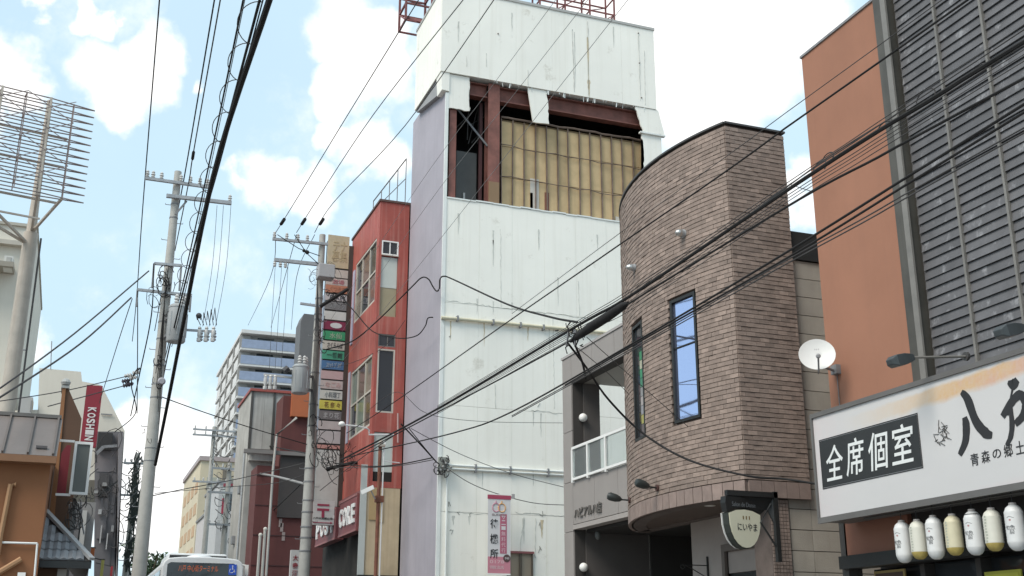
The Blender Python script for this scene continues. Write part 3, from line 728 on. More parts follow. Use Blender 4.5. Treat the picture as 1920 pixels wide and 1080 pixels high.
# mosaic pillar: square tiles, each a piece
pil = MB().box(9.055, 9.36, 13.86, 14.3, -.4, BZ0-.002).build('pillar', mortar, bb)
tu = unit('mosaic_tile', mosaic_m, MB().box(-.021, .021, -.01, .006, -.021, .021))
nt_ = 0
for r_ in range(34):
    for k in range(6):
        inst('mosaic_tile', tu, (9.082+k*.0498, 13.852, 3.44-r_*.0498), pil); nt_ += 1
dl = thing('downlight', 'round downlight set in the brown soffit under the brick curve', 'lamp', P(1331, 948, z=BZ0+.005))
MB().lathe([(.085, -.004), (.085, .005)], P(1331, 948, z=BZ0+.005), 20).build('ring', plain('downlight_ring', (.5, .45, .38)), dl)
MB().lathe([(.066, -.007), (.066, -.0045)], P(1331, 948, z=BZ0+.005), 20).build('lens', lamp_white, dl)
# beige block flank
fb = thing('block_wall', 'beige block wall between brick building and terracotta wall', 'wall', (10.4, 13.9, 0))
MB().box(9.38, 13, 13.905, 14.3, -.4, 7.1).build('wall_core', joint, fb)
zb, k = -.1, 0
while zb < 7.05:
    h = min(.285, 7.1-zb-.004)
    x = 9.385
    for wd in (.36, .62, .62, .62):
        if zb > BZ0-.3 or x >= 9.36: MB().box(x, x+wd-.007, 13.87+random.uniform(-.003, .003), 13.904, zb, zb+h-.008).build('block', block_m, fb)
        x += wd
    zb += .288; k += 1
MB().box(9.72, 13, 13.84, 14.4, 7.101, 7.55).build('roof_box', plain('roof_black', (.02, .022, .022)), fb)
# hanging shield sign and its bracket
SP = Vector((8.20, 13.15, 2.98))
hs = thing('shield_sign', 'cream shield shaped sign hanging from a black iron bracket', 'sign', (8.6, 13.2, 2.7))
u = Vector((.985, .17, 0)).normalized(); nS = Vector((.17, -.985, 0)).normalized()
def shield(sc, k=1.):
    pts = [(-.27, .17), (-.14, .215), (0, .228), (.14, .215), (.27, .17)]
    for i in range(1, 12):
        t_ = i/12*math.pi; pts.append((.27*math.cos(t_)**(1) if False else .27*math.cos(t_), .17-.44*math.sin(t_)**.82 if 0 < t_ < math.pi else .17))
    return [(x*sc, y*sc) for x, y in pts]
def shp(sc, off): return [SP+u*(x+off)+Z_*y for x, y in shield(sc)]
MB().prism(shp(1.03, 0), -nS*.11).build('body', plain('shield_edge', (.03, .035, .03)), hs)
MB().prism([p+nS*.012 for p in shp(.985, 0)], -nS*.011).build('face', M('shield_cream', (.72, .69, .53), .4, .05), hs)
MB().prism([p-nS*.115 for p in shp(1.02, -.02)], -nS*.01).build('rear_face', lamp_white, hs)
lettering('にいやま', ink, hs, SP+nS*.0125+Z_*.0+u*.03, u, Z_, nS, .33, .10, .003, .004)
lettering('ⅠⅠⅠ', plain('shield_brown', (.22, .15, .06)), hs, SP+nS*.0125+Z_*.12+u*.02, u, Z_, nS, .12, .045, .003)
ar = [SP+u*x+Z_*y for x, y in [(-.29, .185), (-.14, .235), (0, .25), (.14, .235), (.29, .185), (.36, .24), (.40, .385), (-.30, .385), (-.31, .30)]]
MB().prism(ar, -nS*.10).build('header', black_m, hs)
lettering('Salon de Danse', plain('header_print', (.13, .14, .15)), hs, SP+nS*.002+Z_*.29, u, Z_, nS, .40, .06, .003)
br = MB(); br.box(8.66, 8.72, 13.13, 13.19, 2.55, BZ0-.02); br.box(7.95, 8.72, 13.13, 13.2, BZ0-.10, BZ0-.03); br.box(8.68, 8.72, 13.2, 13.85, BZ0-.10, BZ0-.03)
br.tube([(8.66, 13.16, 2.75), (8.45, 13.16, 3.05), (8.62, 13.16, 3.3)], .014, 6)
br.prism([(7.98, 13.16, BZ0-.101), (8.66, 13.16, BZ0-.101), (8.66, 13.16, 3.05), (8.6, 13.2, 3.22), (7.93, 13.16, 3.22)], (0, .03, 0))
br.build('bracket', black_m, hs)
ib = thing('iron_bracket', 'small black iron bracket on the tan wall beside the entrance', 'bracket', P(1327, 1070, x=GX-.02))
p = P(1327, 1070, x=GX-.02); q = MB(); q.bar(p+Vector((0, 0, .22)), p-Vector((0, 0, .4)), .025); q.bar(p+Vector((0, 0, .08)), p+Vector((-.45, 0, .08)), .015); q.bar(p+Vector((0, 0, -.12)), p+Vector((-.40, 0, .08)), .012); q.build('strap', black_m, ib)
q = MB(); q.tube([p+Vector((-.45+.035*math.cos(k/8*6.28), 0, .05+.035*math.sin(k/8*6.28))) for k in range(9)], .008, 5); q.build('scroll', black_m, ib)

# ================================================================== TAUPE WING (balcony)
wg = thing('balcony_building', 'low taupe clad building with an open balcony beside the brick curve', 'building', (9, 19.5, 0))
WX, WY0, WY1 = 9.0, 17.4, 21.0
ZT, ZF = 7.12, 3.68
ob = (18.0, 20.55, 4.60, 6.56)            # balcony opening
gb = (17.4, 20.55, -.5, ZF)               # dark carport
core = MB(); wall_x(core, WX+.03, WX+.25, (WY0, WY1), (-.5, ZT), [ob, (gb[0]-1, gb[1], gb[2], gb[3])])
core.build('wall_core', joint, wg)
# cladding panels: each a piece
def clad(y0, y1, z0, z1, nm='cladding_panel'): MB().box(WX, WX+.029, y0+.005, y1-.005, z0+.005, z1-.005).build(nm, grey_clad, wg)
for a, b in ((20.55, 21.0),):
    for z0, z1 in ((-.5, 1.2), (1.2, 2.45), (2.45, 3.65), (3.65, 4.60), (4.60, 5.6), (5.6, 6.56), (6.56, ZT)): clad(a, b, z0, z1)
for a, b in ((17.45, 18.55), (18.55, 19.55), (19.55, 20.55)):
    clad(a, b, ZF+.09, 4.60); clad(a, b, 6.56, ZT)
MB().box(WX-.012, WX+.2, 17.45, 20.55, ZF-.005, ZF+.08).build('lintel_trim', plain('lintel_pale', (.34, .31, .29)), wg)
MB().box(WX-.02, WX+.5, WY0, WY1+.02, ZT, ZT+.05).build('coping', plain('coping_taupe', (.36, .34, .33)), wg)
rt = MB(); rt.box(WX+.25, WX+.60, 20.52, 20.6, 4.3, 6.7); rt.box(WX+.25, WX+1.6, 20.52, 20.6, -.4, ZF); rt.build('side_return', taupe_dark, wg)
MB().box(WX+.25, WX+2.2, WY0, 20.519, 6.565, 6.64).build('balcony_ceiling', plain('ceiling_taupe', (.30, .28, .25)), wg)
MB().box(WX+.25, WX+2.2, WY0, 20.519, 4.42, 4.52).build('balcony_floor', plain('floor_taupe', (.2, .19, .18)), wg)
MB().box(WX+.02, WX+.12, 17.9, 17.97, 4.60, 6.56).build('post', black_m, wg)
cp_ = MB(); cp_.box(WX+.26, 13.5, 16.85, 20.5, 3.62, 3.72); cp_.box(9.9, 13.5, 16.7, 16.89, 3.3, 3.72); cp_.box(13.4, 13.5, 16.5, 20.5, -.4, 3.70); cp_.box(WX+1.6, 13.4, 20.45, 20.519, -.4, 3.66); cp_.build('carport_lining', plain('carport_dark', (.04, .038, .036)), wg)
sh = MB()
for k in range(24): sh.box(WX+2.6, WX+2.63-.012*(k % 2), 17.2, 20.44, .3+k*.14, .3+k*.14+.135)
sh.build('shutter', plain('shutter_dark', (.05, .048, .045)), wg, stuff=True)
# balustrade
rl = MB()
ry = [18.02, 18.95, 19.75, 20.47]
rl.box(WX-.05, WX+.0, 18.0, 20.49, 5.20, 5.25); rl.box(WX-.05, WX+.0, 18.0, 20.49, 4.60, 4.645)
ra = rl.build('balustrade', white_paint, wg)
for y in ry: MB().box(WX-.055, WX+.005, y-.025, y+.025, 4.56, 5.199).build('baluster', white_paint, ra)
for a, b in zip(ry, ry[1:]): MB().box(WX-.028, WX-.020, a+.026, b-.026, 4.646, 5.199).build('pane', glass_clear, ra)
lettering('ハピアルハ店', plain('raised_letters', (.13, .12, .11)), wg, (WX-.012, 19.83, 3.965), UW, Z_, NW, 1.22, .20, .02, .012)
def globe(py_, px_, label):
    p = P(px_, py_, y=20.52); p.y = 20.46
    t = thing('globe_lamp', label, 'lamp', p, 'white globe lamps on the taupe wall')
    MB().lathe([(.05, -.02), (.07, 0), (.07, .03)], p+Vector((0, .055, 0)), 14, (0, -1, 0)).build('mount', dkgrey, t)
    MB().ball(p, .085, 20, 12).build('globe', lamp_white, t, True)
globe(784, 1091, 'white globe lamp beside the balcony opening of the taupe wall')
globe(1064, 1092, 'white globe lamp inside the dark carport below the balcony')
sc_ = thing('carport_camera', 'small grey dome shaped camera under the taupe lintel in the dark carport', 'security camera', P(1120, 1005, y=20.3))
p = P(1121, 1003, y=20.2); MB().tube([p+Vector((0, 0, .3)), p], .012, 6).build('stem', dkgrey, sc_); MB().ball(p, .06, 12, 8, 1.6).build('housing', plain('camera_grey', (.12, .125, .12)), sc_, True)

# ================================================================== WHITE TOWER
tw = thing('white_tower', 'tall white clad tower torn open near its top with lilac street face', 'building', (7.62, 25, 0))
TY, TX0, TX1, OZ0, OZ1 = 25.0, 7.62, 13.70, 12.05, 15.45
MB().box(TX0+.06, TX1-.02, TY+.06, 28.0, -.5, OZ0-.06).build('body', plain('seam_grey', (.30, .30, .28)), tw)
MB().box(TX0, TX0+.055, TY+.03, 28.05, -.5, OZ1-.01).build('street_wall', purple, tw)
mb = MB(); mb.box(TX0-.012, TX0+.07, TY-.02, TY+.029, -.5, 14.9); mb.build('corner_trim', white_trim, tw)
lv = [-.5, 1.9, 4.46, 6.9, 9.38, OZ0]
px_ = [TX0+.072]+[TX0+.072+(TX1-TX0-.072)*i/7 for i in range(1, 8)]
for i in range(7):
    for j in range(5):
        MB().box(px_[i]+.0015, px_[i+1]-.0015, TY+random.uniform(-.002, .002), TY+.055, lv[j]+.003, lv[j+1]-.003).build('cladding_panel', white_panel, tw)
sill = MB()
x = TX0+.08
while x < 12.9:
    x2 = x+random.uniform(.25, .5); dz = random.uniform(-.012, .012); sill.box(x, min(x2, 12.95), TY-.02, TY+.2, OZ0+dz, OZ0+.035+dz); x = x2-.0
sill.build('broken_sill', white_trim, tw)
# void behind the torn front
vd = MB(); vd.box(TX0+.06, TX1-.03, 27.6, 27.9, OZ0-.05, OZ1); vd.box(TX0+.06, TX1-.03, TY+.25, 27.6, OZ1-.1, OZ1-.02); vd.box(TX1-.1, TX1-.03, TY+.2, 27.6, OZ0-.05, OZ1-.1); vd.box(TX0+.06, TX0+.12, TY+.1, 27.6, OZ0-.05, OZ1-.1)
vd.box(TX0+.06, TX1-.03, TY+.2, 27.6, OZ0-.055, OZ0-.005); vd.build('void_lining', dark_void, tw)
def ibeam(mb, x0, x1, y, z0, z1, t_=.03, d=.22):
    mb.box(x0, x1, y, y+d, z1-t_, z1); mb.box(x0, x1, y, y+d, z0, z0+t_); mb.box(x0, x1, y+d/2-.015, y+d/2+.015, z0+t_, z1-t_)
b = MB(); ibeam(b, 9.10, 13.25, TY+.12, 14.98, 15.40); b.build('beam', rust_steel, tw)
b = MB(); ibeam(b, 7.95, 8.775, TY+.12, 15.02, 15.40); b.build('beam', rust_steel, tw)
b = MB(); b.box(8.78, 9.09, TY+.07, TY+.10, OZ0+.03, 15.42); b.box(8.78, 9.09, TY+.33, TY+.36, OZ0+.03, 15.42); b.box(8.92, 8.95, TY+.1, TY+.33, OZ0+.03, 15.42); b.build('column', rust_steel, tw)
MB().box(8.80, 9.07, TY+.02, TY+.068, OZ0+.03, OZ0+.62).build('column_base', plain('base_ochre', (.24, .15, .08)), tw)
b = MB(); b.box(7.75, 7.93, TY+.06, TY+.10, OZ0+.03, 14.5); b.box(7.83, 7.86, TY+.1, TY+.3, OZ0+.03, 14.5); b.build('edge_column', rust_steel, tw)
MB().box(8.10, 8.64, TY+.55, TY+.6, OZ0+.03, 13.62).build('steel_door', grey_door, tw)
MB().box(8.28, 8.33, TY+.50, TY+.549, OZ0+.25, OZ0+.42).build('notice', plain('notice_white', (.5, .5, .48)), tw)
g = galv_dk
MB().bar(P(858, 205, y=TY+.5), P(914, 274, y=TY+.3), .045).build('brace', g, tw)
for a, b_ in (((905, 165), (878, 270)), ((880, 160), (876, 262)), ((897, 160), (896, 270)), ((915, 215), (880, 235)), ((855, 240), (915, 180)), ((884, 268), (915, 232))):
    MB().bar(P(*a, y=TY+.8), P(*b_, y=TY+.75), .025).build('brace', plain('brace_dark', (.06, .055, .05)), tw)
MB().box(8.66, 8.74, TY+.4, TY+.48, OZ0+.03, 15.0).build('stud', plain('stud_dark_red', (.08, .03, .03)), tw)
# ochre boards and studs
BYY = TY+.30; bx0, bx1, nst = 9.22, 13.28, 13
pitch = (bx1-bx0)/nst
MB().box(bx0, bx1, BYY+.055, BYY+.09, OZ0, 14.6).build('sheathing', plain('sheathing_brown', (.2, .14, .07)), tw)
rail_z = [12.98, 13.84]
for i in range(nst):
    xa, xb = bx0+i*pitch, bx0+(i+1)*pitch
    zz = [OZ0+.02]+rail_z+[14.55]
    for j in range(3):
        MB().box(xa+.004, xb-.004, BYY+.03+random.uniform(-.006, .006), BYY+.05, zz[j]+.008, zz[j+1]-.008).build('board', ply, tw)
for i in range(nst+1):
    x = bx0+i*pitch+random.uniform(-.012, .012)
    m_ = MB(); m_.bar((x, BYY-.005, OZ0+.03), (x+random.uniform(-.015, .015), BYY-.005, 14.60+random.uniform(-.03, .02)), .022, .05); m_.build('stud', steel_stud, tw)
for z in rail_z:
    pts = [(bx0-.05+i*.31, BYY-.035, z+random.uniform(-.03, .03)-.006*i) for i in range(14)]
    MB().tube(pts, .012, 5).build('rail', steel_stud, tw)
pts = [(bx0-.02+i*.205, BYY-.03+random.uniform(-.02, .02), 14.63+random.uniform(-.014, .014)) for i in range(21)]
MB().tube(pts, .028, 6).build('top_rail', steel_stud, tw)
for x0, x1, z0, z1, c_ in ((10.02, 10.26, OZ0+.05, 13.05, (.5, .47, .42)), (10.02, 10.09, OZ0+.06, 12.65, (.10, .10, .11)), (10.42, 10.54, OZ0+.05, 12.72, (.20, .08, .05)), (12.42, 12.66, OZ0+.04, 12.33, (.52, .48, .42)), (12.72, 12.95, OZ0+.04, 12.32, (.55, .5, .42)), (12.72, 12.93, 12.36, 12.75, (.48, .25, .14))):
    MB().box(x0, x1, BYY+.012, BYY+.02+random.uniform(0, .003), z0, z1).build('patch', plain('patch_tone', c_), tw)
# torn cladding pieces with ragged edges
def ragged(pts, amp=.02, step=.07):
    o = []
    for (x0, z0, rag), (x1, z1, _) in zip(pts, pts[1:]+pts[:1]):
        L_ = math.hypot(x1-x0, z1-z0); n = max(1, int(L_/step)) if rag else 1
        for k in range(n):
            t_ = k/n; j = random.uniform(-amp, amp) if rag and k else 0
            o.append((x0+(x1-x0)*t_+j*(z1-z0)/max(L_, .01), z0+(z1-z0)*t_-j*(x1-x0)/max(L_, .01)))
    return o
def torn(pts, y0, amp=.02, name='torn_panel', th=.04):
    pp = ragged(pts, amp); bm = bmesh.new()
    f = [bm.verts.new((x, y0, z)) for x, z in pp]; bm.faces.new(f)
    bmesh.ops.triangulate(bm, faces=bm.faces[:]); bm.verts.index_update()
    vs = [tuple(v.co) for v in bm.verts]; fs = [tuple(v.index for v in q.verts) for q in bm.faces]; bm.free()
    n = len(vs); mb = MB(); mb.add(vs+[(a, b+th, c) for a, b, c in vs], fs+[tuple(i+n for i in q[::-1]) for q in fs]+[(i, (i+1) % n, n+(i+1) % n, n+i) for i in range(n)])
    return mb.build(name, white_panel, tw)
torn([(7.69, 14.48, 1), (8.25, 14.50, 1), (8.24, 15.44, 0), (7.69, 15.44, 0)], TY-.01)
torn([(9.97, 14.48, 1), (10.42, 14.50, 1), (10.36, 15.44, 0), (9.82, 15.44, 0)], TY-.03)
torn([(13.02, OZ0-.0, 0), (13.70, OZ0, 0), (13.70, 14.72, 0), (13.12, 14.70, 1), (13.16, 13.9, 1), (13.03, 13.0, 1)], TY)
torn([(13.14, 14.72, 1), (13.78, 14.74, 0), (13.62, 15.44, 0), (12.92, 15.44, 1), (13.02, 15.1, 1)], TY-.05)
MB().box(13.05, 13.80, TY-.06, TY+.05, 14.69, 14.735).build('ledge_trim', white_trim, tw)
# upper box
UX0, UX1, UY0, UY1, UZ1 = 7.45, 13.56, 24.93, 27.35, 17.86
ub = MB(); ub.box(UX0+.03, UX1-.03, UY0+.05, UY1, OZ1+.02, UZ1-.02); ub.build('upper_core', white_trim, tw)
ux = [UX0+(UX1-UX0)*i/6 for i in range(7)]
for i in range(6):
    MB().box(ux[i]+.0015, ux[i+1]-.0015, UY0, UY0+.048, OZ1, UZ1).build('cladding_panel', white_panel, tw)
for i in range(2): MB().box(UX0, UX0+.028, UY0+.05+i*1.18+.002, UY0+.05+(i+1)*1.18-.002, OZ1, UZ1).build('cladding_panel', white_panel, tw)
MB().box(UX0-.02, UX1+.02, UY0-.025, UY1, UZ1+.001, UZ1+.075).build('coping', plain('coping_grey', (.42, .42, .40)), tw)
cr = MB(); cr.prism([(7.47, TY-.045, OZ1-.001), (7.69, TY-.045, OZ1-.001), (7.69, TY-.045, 14.93), (7.50, TY-.045, 14.95)], (0, .42, 0)); cr.build('corner_return', white_panel, tw)
MB().prism([(7.5, TY+.38, OZ1-.002), (7.5, 27.3, OZ1-.002), (7.5, 27.3, OZ1-.06), (7.5, TY+.38, 14.98)], (.11, 0, 0)).build('soffit_edge', plain('soffit_grey', (.3, .3, .3)), tw)
# drip line: frayed edge under the upper box, rust runs and cracked sealant
fz = MB()
for k in range(46):
    x = random.uniform(8.3, 13.4); l_n = random.choice((.02, .03, .05, .13)); fz.bar((x, UY0+.02, OZ1+.005), (x+random.uniform(-.04, .04), UY0+.02+random.uniform(-.02, .03), OZ1-l_n), random.uniform(.008, .03), .006)
fz.build('frayed_edge', white_trim, tw, stuff=True)
seal = plain('cracked_seal', (.50, .51, .47)); seal_d = plain('dark_seal', (.30, .30, .27))
def crack(x0, z0, x1, z1, y=TY, r=.006, m_=None, jit=.02):
    n = max(3, int(math.hypot(x1-x0, z1-z0)/.08)); pts = [(x0+(x1-x0)*i/n+random.uniform(-jit, jit)*.5, y-.003, z0+(z1-z0)*i/n+random.uniform(-jit, jit)) for i in range(n+1)]
    MB().tube(pts, [r*random.uniform(.3, 1.5) for _ in pts], 4).build('crack', m_ or seal, tw)
for x0, z0, x1, z1 in ((7.75, 9.42, 11.8, 9.36), (7.75, 4.46, 9.0, 4.44), (9.5, 4.5, 11.2, 4.47), (9.9, 6.93, 11.5, 6.86), (9.12, 9.4, 9.1, 11.4), (10.5, 7.0, 10.48, 9.3), (9.0, 6.9, 8.98, 7.5), (11.2, 9.4, 11.18, 10.3), (10.0, 4.4, 9.98, 3.5), (9.7, 4.4, 9.6, 3.6)):
    crack(x0, z0, x1, z1)
for px0, py0, px1, py1 in ((1073, 55, 1077, 172), (1102, 40, 1104, 182), (1197, 65, 1201, 190), (1208, 95, 1210, 196), (990, 130, 990, 160), (912, 100, 912, 125), (875, 105, 875, 125)):
    a = P(px0, py0, y=UY0-.004); b = P(px1, py1, y=UY0-.004); crack(a.x, a.z, b.x, max(b.z, OZ1+.02), UY0, .007, seal_d if py0 < 60 else seal, .012)
for px0, py0 in ((1197, 62), (1199, 118), (1203, 183), (934, 63)):
    MB().ball(P(px0, py0, y=UY0-.01), .022, 6, 4).build('bolt', plain('bolt_rust', (.2, .17, .15)), tw)
for a, b, c, d in ((905, 128, 1080, 1082),): pass
for px0, py0, s in ((845, 632, 10), (843, 946, 8), (846, 995, 7), (930, 955, 9), (860, 965, 10), (880, 967, 9), (1010, 760, 8), (1013, 985, 10), (1015, 962, 7), (1012, 1030, 8)):
    a = P(px0, py0, y=TY-.004); MB().tube([a+Vector((random.uniform(-.05, .05), 0, random.uniform(-.08, .08))) for _ in range(4)], .008, 4).build('scar', seal_d, tw)
rust_run = M('rust_run', (.56, .47, .32), .8, .25, 6)
grime = M('grime_run', (.58, .58, .53), .85, .2, 6)
def run(px0, py0, py1, wpx, m_, y=TY):
    a, b = P(px0, py0, y=y-.003), P(px0, py1, y=y-.003); w0 = wpx*.0125
    n = 7; lf, rg = [], []
    for i in range(n+1):
        t_ = i/n; ww = w0*(1-t_)**.7*random.uniform(.6, 1.2)+.002; xc = a.x+random.uniform(-.006, .006)
        lf.append((xc-ww, y-.0028, a.z+(b.z-a.z)*t_)); rg.append((xc+ww, y-.0028, a.z+(b.z-a.z)*t_))
    MB().add(lf+rg, [(i, i+1, n+2+i, n+1+i) for i in range(n)]).build('stain_run', m_, tw)
for a_ in ((1102, 70, 178, 2.2, rust_run, UY0), (1104, 150, 182, 4, rust_run, UY0), (1197, 66, 110, 1.2, grime, UY0), (1199, 122, 170, 1.4, grime, UY0), (1077, 60, 165, 1.2, grime, UY0), (960, 24, 60, 2, grime, UY0), (860, 40, 80, 2, grime, UY0), (1150, 50, 90, 1.6, grime, UY0),
           (1010, 430, 470, 2, grime), (925, 450, 500, 1.8, grime), (860, 400, 440, 2.2, grime), (1120, 440, 470, 2, grime), (845, 602, 640, 1.6, rust_run), (908, 605, 650, 1.3, rust_run), (990, 610, 640, 1.6, rust_run), (1030, 612, 660, 1.3, grime), (925, 432, 460, 2, grime), (1046, 520, 575, 1.4, grime),
           (895, 560, 590, 1.4, grime), (925, 565, 590, 1.6, grime), (960, 567, 584, 1.4, grime), (1000, 770, 800, 1.5, grime), (1014, 775, 820, 1.5, grime), (982, 972, 1020, 2.4, grime), (1016, 975, 1010, 3, rust_run), (850, 967, 985, 3, grime), (880, 968, 985, 2.4, grime), (905, 880, 915, 1.3, grime), (1000, 884, 912, 1.3, grime)):
    run(*a_)
# conduits
q = MB(); q.tube([(7.60, TY-.06, 8.97), (9, TY-.06, 8.99), (12.2, TY-.06, 9.02)], .042, 8); cdu = q.build('conduit', M('conduit_cream', (.60, .56, .42), .6, .12, 3, .3, (.4, .3, .15)), tw, True)
for x in (8.0, 8.9, 9.6, 10.2, 11): MB().box(x-.02, x+.02, TY-.11, TY+.0, 8.92, 9.05).build('clip', galv_dk, cdu)
q = MB(); q.tube([(7.85, TY-.05, 5.50), (13, TY-.05, 5.50)], .03, 7); q.tube([(7.85, TY-.05, 5.42), (13, TY-.05, 5.42)], .025, 7); cdu = q.build('conduit', white_trim, tw, True)
for x in (8.5, 9.35, 10.3): MB().box(x-.018, x+.018, TY-.09, TY, 5.36, 5.55).build('clip', galv_dk, cdu)
q = MB(); q.tube([(7.82, TY-.05, 5.3), (7.82, TY-.05, 0)], .022, 7); q.build('conduit', white_trim, tw, True)
jb = MB(); jb.box(7.60, 7.80, TY-.14, TY-.021, 5.35, 5.66); jbo = jb.build('junction_box', plain('junction_grey', (.30, .31, .28)), tw)
q = MB()
for k in range(14):
    c = Vector((7.66+random.uniform(-.14, .12), TY-.16, 5.45+random.uniform(-.2, .22))); r = random.uniform(.03, .10); a0_ = random.uniform(0, 6)
    q.tube([c+Vector((r*math.cos(a0_+i*.6), -.05*math.sin(i), r*1.2*math.sin(a0_+i*.6))) for i in range(9)], .010, 5)
q.build('cable_loops', cable_g, jbo, stuff=True)
q = MB()
for k in range(5): q.ball((7.62+.06*k, TY-.19, 5.35+.08*(k % 3)), .035, 8, 6)
q.build('insulator', plain('insulator_grey', (.25, .25, .24)), jbo, True)
# door at street level
dr = MB(); dr.box(9.29, 9.33, TY-.06, TY-.001, 1.5, 3.58); dr.box(9.87, 9.91, TY-.06, TY-.001, 1.5, 3.58); dr.box(9.575, 9.635, TY-.06, TY-.001, 1.5, 3.58); dro = dr.build('door_frame', plain('frame_bronze', (.10, .08, .06)), tw)
MB().box(9.27, 9.93, TY-.08, TY-.001, 3.581, 3.63).build('lintel', plain('lintel_red', (.25, .09, .09)), dro)
for a, b in ((9.331, 9.574), (9.636, 9.869)): MB().box(a, b, TY-.03, TY-.002, 1.5, 3.579).build('door_leaf', plain('door_tan', (.30, .25, .19)), dro)

# ------------------------------------------------------------------ banner
bn = thing('hanging_banner', 'narrow white and pink vertical banner with black characters on the white wall', 'banner', (8.98, 24.6, 3.1))
bX0, bX1, bY, bZ0, bZ1 = 8.67, 9.21, 24.55, 3.10, 4.80
bw = plain('banner_white', (.62, .60, .60)); bpk = plain('banner_pink', (.55, .22, .27)); brs = plain('banner_rose', (.42, .12, .18)); brd = plain('banner_crimson', (.36, .055, .10)); bor = plain('banner_orange', (.70, .38, .14))
MB().box(bX0, bX1, bY, bY+.008, bZ0, bZ1).build('cloth', bw, bn)
MB().box(bX0-.01, bX1+.01, bY-.008, bY+.012, bZ1-.07, bZ1+.02).build('top_band', brd, bn)
MB().box(bX0-.012, bX1+.06, bY-.006, bY+.02, bZ1+.021, bZ1+.04).build('hanging_rod', lamp_white, bn)
MB().box(bX0+.004, bX1-.004, bY-.004, bY-.001, bZ0+.0, bZ0+.36).build('pink_panel', bpk, bn)
MB().box(bX0+.29, bX0+.45, bY-.004, bY-.001, bZ0+.43, bZ0+1.30).build('rose_panel', brs, bn)
for c_, x, z in ((plain('ring_pink', (.55, .25, .32)), bX0+.19, bZ1-.26), (bor, bX0+.33, bZ1-.26)):
    q = MB(); q.tube([(x+.085*math.cos(k/18*6.2832), bY-.004, z+.095*math.sin(k/18*6.2832)) for k in range(19)], .012, 5); q.tube([(x, bY-.004, z+.11), (x, bY-.004, z+.15)], .012, 5); q.build('ring_emblem', c_, bn)
lettering('SUNNY', plain('banner_grey', (.25, .2, .2)), bn, (bX0+.26, bY-.004, bZ1-.42), UC, Z_, NC, .33, .045, .003, .01)
for i, ch in enumerate('待機所'): lettering(ch, ink, bn, (bX0+.15, bY-.004, bZ1-.62-i*.33), UC, Z_, NC, .19, .21, .003, .014)
for i, ch in enumerate('サニー無料代行'): lettering(ch, bw if i < 3 else plain('banner_pale', (.62, .42, .46)), bn, (bX0+.37, bY-.0045, bZ0+1.235-i*.122), UC, Z_, NC, .10, .10 if ch != 'ー' else .09, .002, .01)
MB().lathe([(.085, 0), (.085, .004)], (bX0+.45, bY-.006, bZ0+.33), 18, (0, -1, 0)).build('round_stamp', plain('stamp_brown', (.09, .05, .05)), bn)
lettering('予約', bw, bn, (bX0+.45, bY-.011, bZ0+.33), UC, Z_, NC, .11, .05, .002, .01)
for i, s in enumerate(('0178', '電話')): lettering(s, plain('banner_pale2', (.66, .46, .48)), bn, (bX0+.22, bY-.0045, bZ0+.25-.12*i), UC, Z_, NC, .34, .07, .002, .005)
MB().tube([(bX0+.35, bY+.02, bZ1+.03), (bX0+.35, 24.98, bZ1+.03)], .012, 6).build('wall_arm', galv, bn)
MB().box(bX1+.03, bX1+.10, bY-.01, bY+.03, bZ1-.04, bZ1+.06).build('clamp', plain('clamp_grey', (.35, .33, .33)), bn)
MB().box(bX0-.02, bX1+.0, bY-.006, bY+.014, bZ0-.035, bZ0-.001).build('bottom_rod', lamp_white, bn)

# ------------------------------------------------------------------ billboard steel on the tower roof
def lattice(name, label, p0, u, n, wd, ht, dp, nu, nz_, r, mat):
    t = thing(name, label, 'steel frame', p0); p0 = Vector(p0); u = Vector(u); n = Vector(n)
    for d in (0, dp):
        for k in range(nz_+1): MB().bar(p0+n*d+Z_*ht*k/nz_, p0+n*d+u*wd+Z_*ht*k/nz_, r).build('rail', mat, t)
        for k in range(nu+1): MB().bar(p0+n*d+u*wd*k/nu, p0+n*d+u*wd*k/nu+Z_*ht, r*1.15).build('upright', mat, t)
    for k in range(nu+1):
        for j in range(nz_+1): MB().bar(p0+u*wd*k/nu+Z_*ht*j/nz_, p0+u*wd*k/nu+Z_*ht*j/nz_+n*dp, r*.9).build('tie', mat, t)
    for k in range(nu):
        for j in range(nz_): MB().bar(p0+u*wd*k/nu+Z_*ht*j/nz_, p0+u*wd*(k+1)/nu+Z_*ht*(j+1)/nz_+n*(dp if (k+j) % 2 else 0), r*.7).build('brace', mat, t)
    return t
red_steel = M('faded_red_steel', (.19, .06, .055), .6, .3, 3, .3, (.06, .04, .04))
lattice('billboard_truss', 'rusty red steel billboard frame standing on the white tower roof', (8.9, 25.5, UZ1+.08), (1, 0, 0), (0, 1, 0), 3.75, 1.6, .55, 5, 3, .036, red_steel)
lattice('billboard_truss', 'rusty red steel frame sticking out beyond the street edge of the white tower', (P(757, 40, y=27.5).x, 27.3, P(760, 44, y=27.5).z), (0, 1, 0), (1, 0, 0), .7, 1.6, .75, 1, 3, .05, red_steel)
MB().bar((7.2, 27.4, 18.3), (8.2, 27.0, 17.95), .08).build('support', red_steel, bpy.data.objects['billboard_truss.001'])

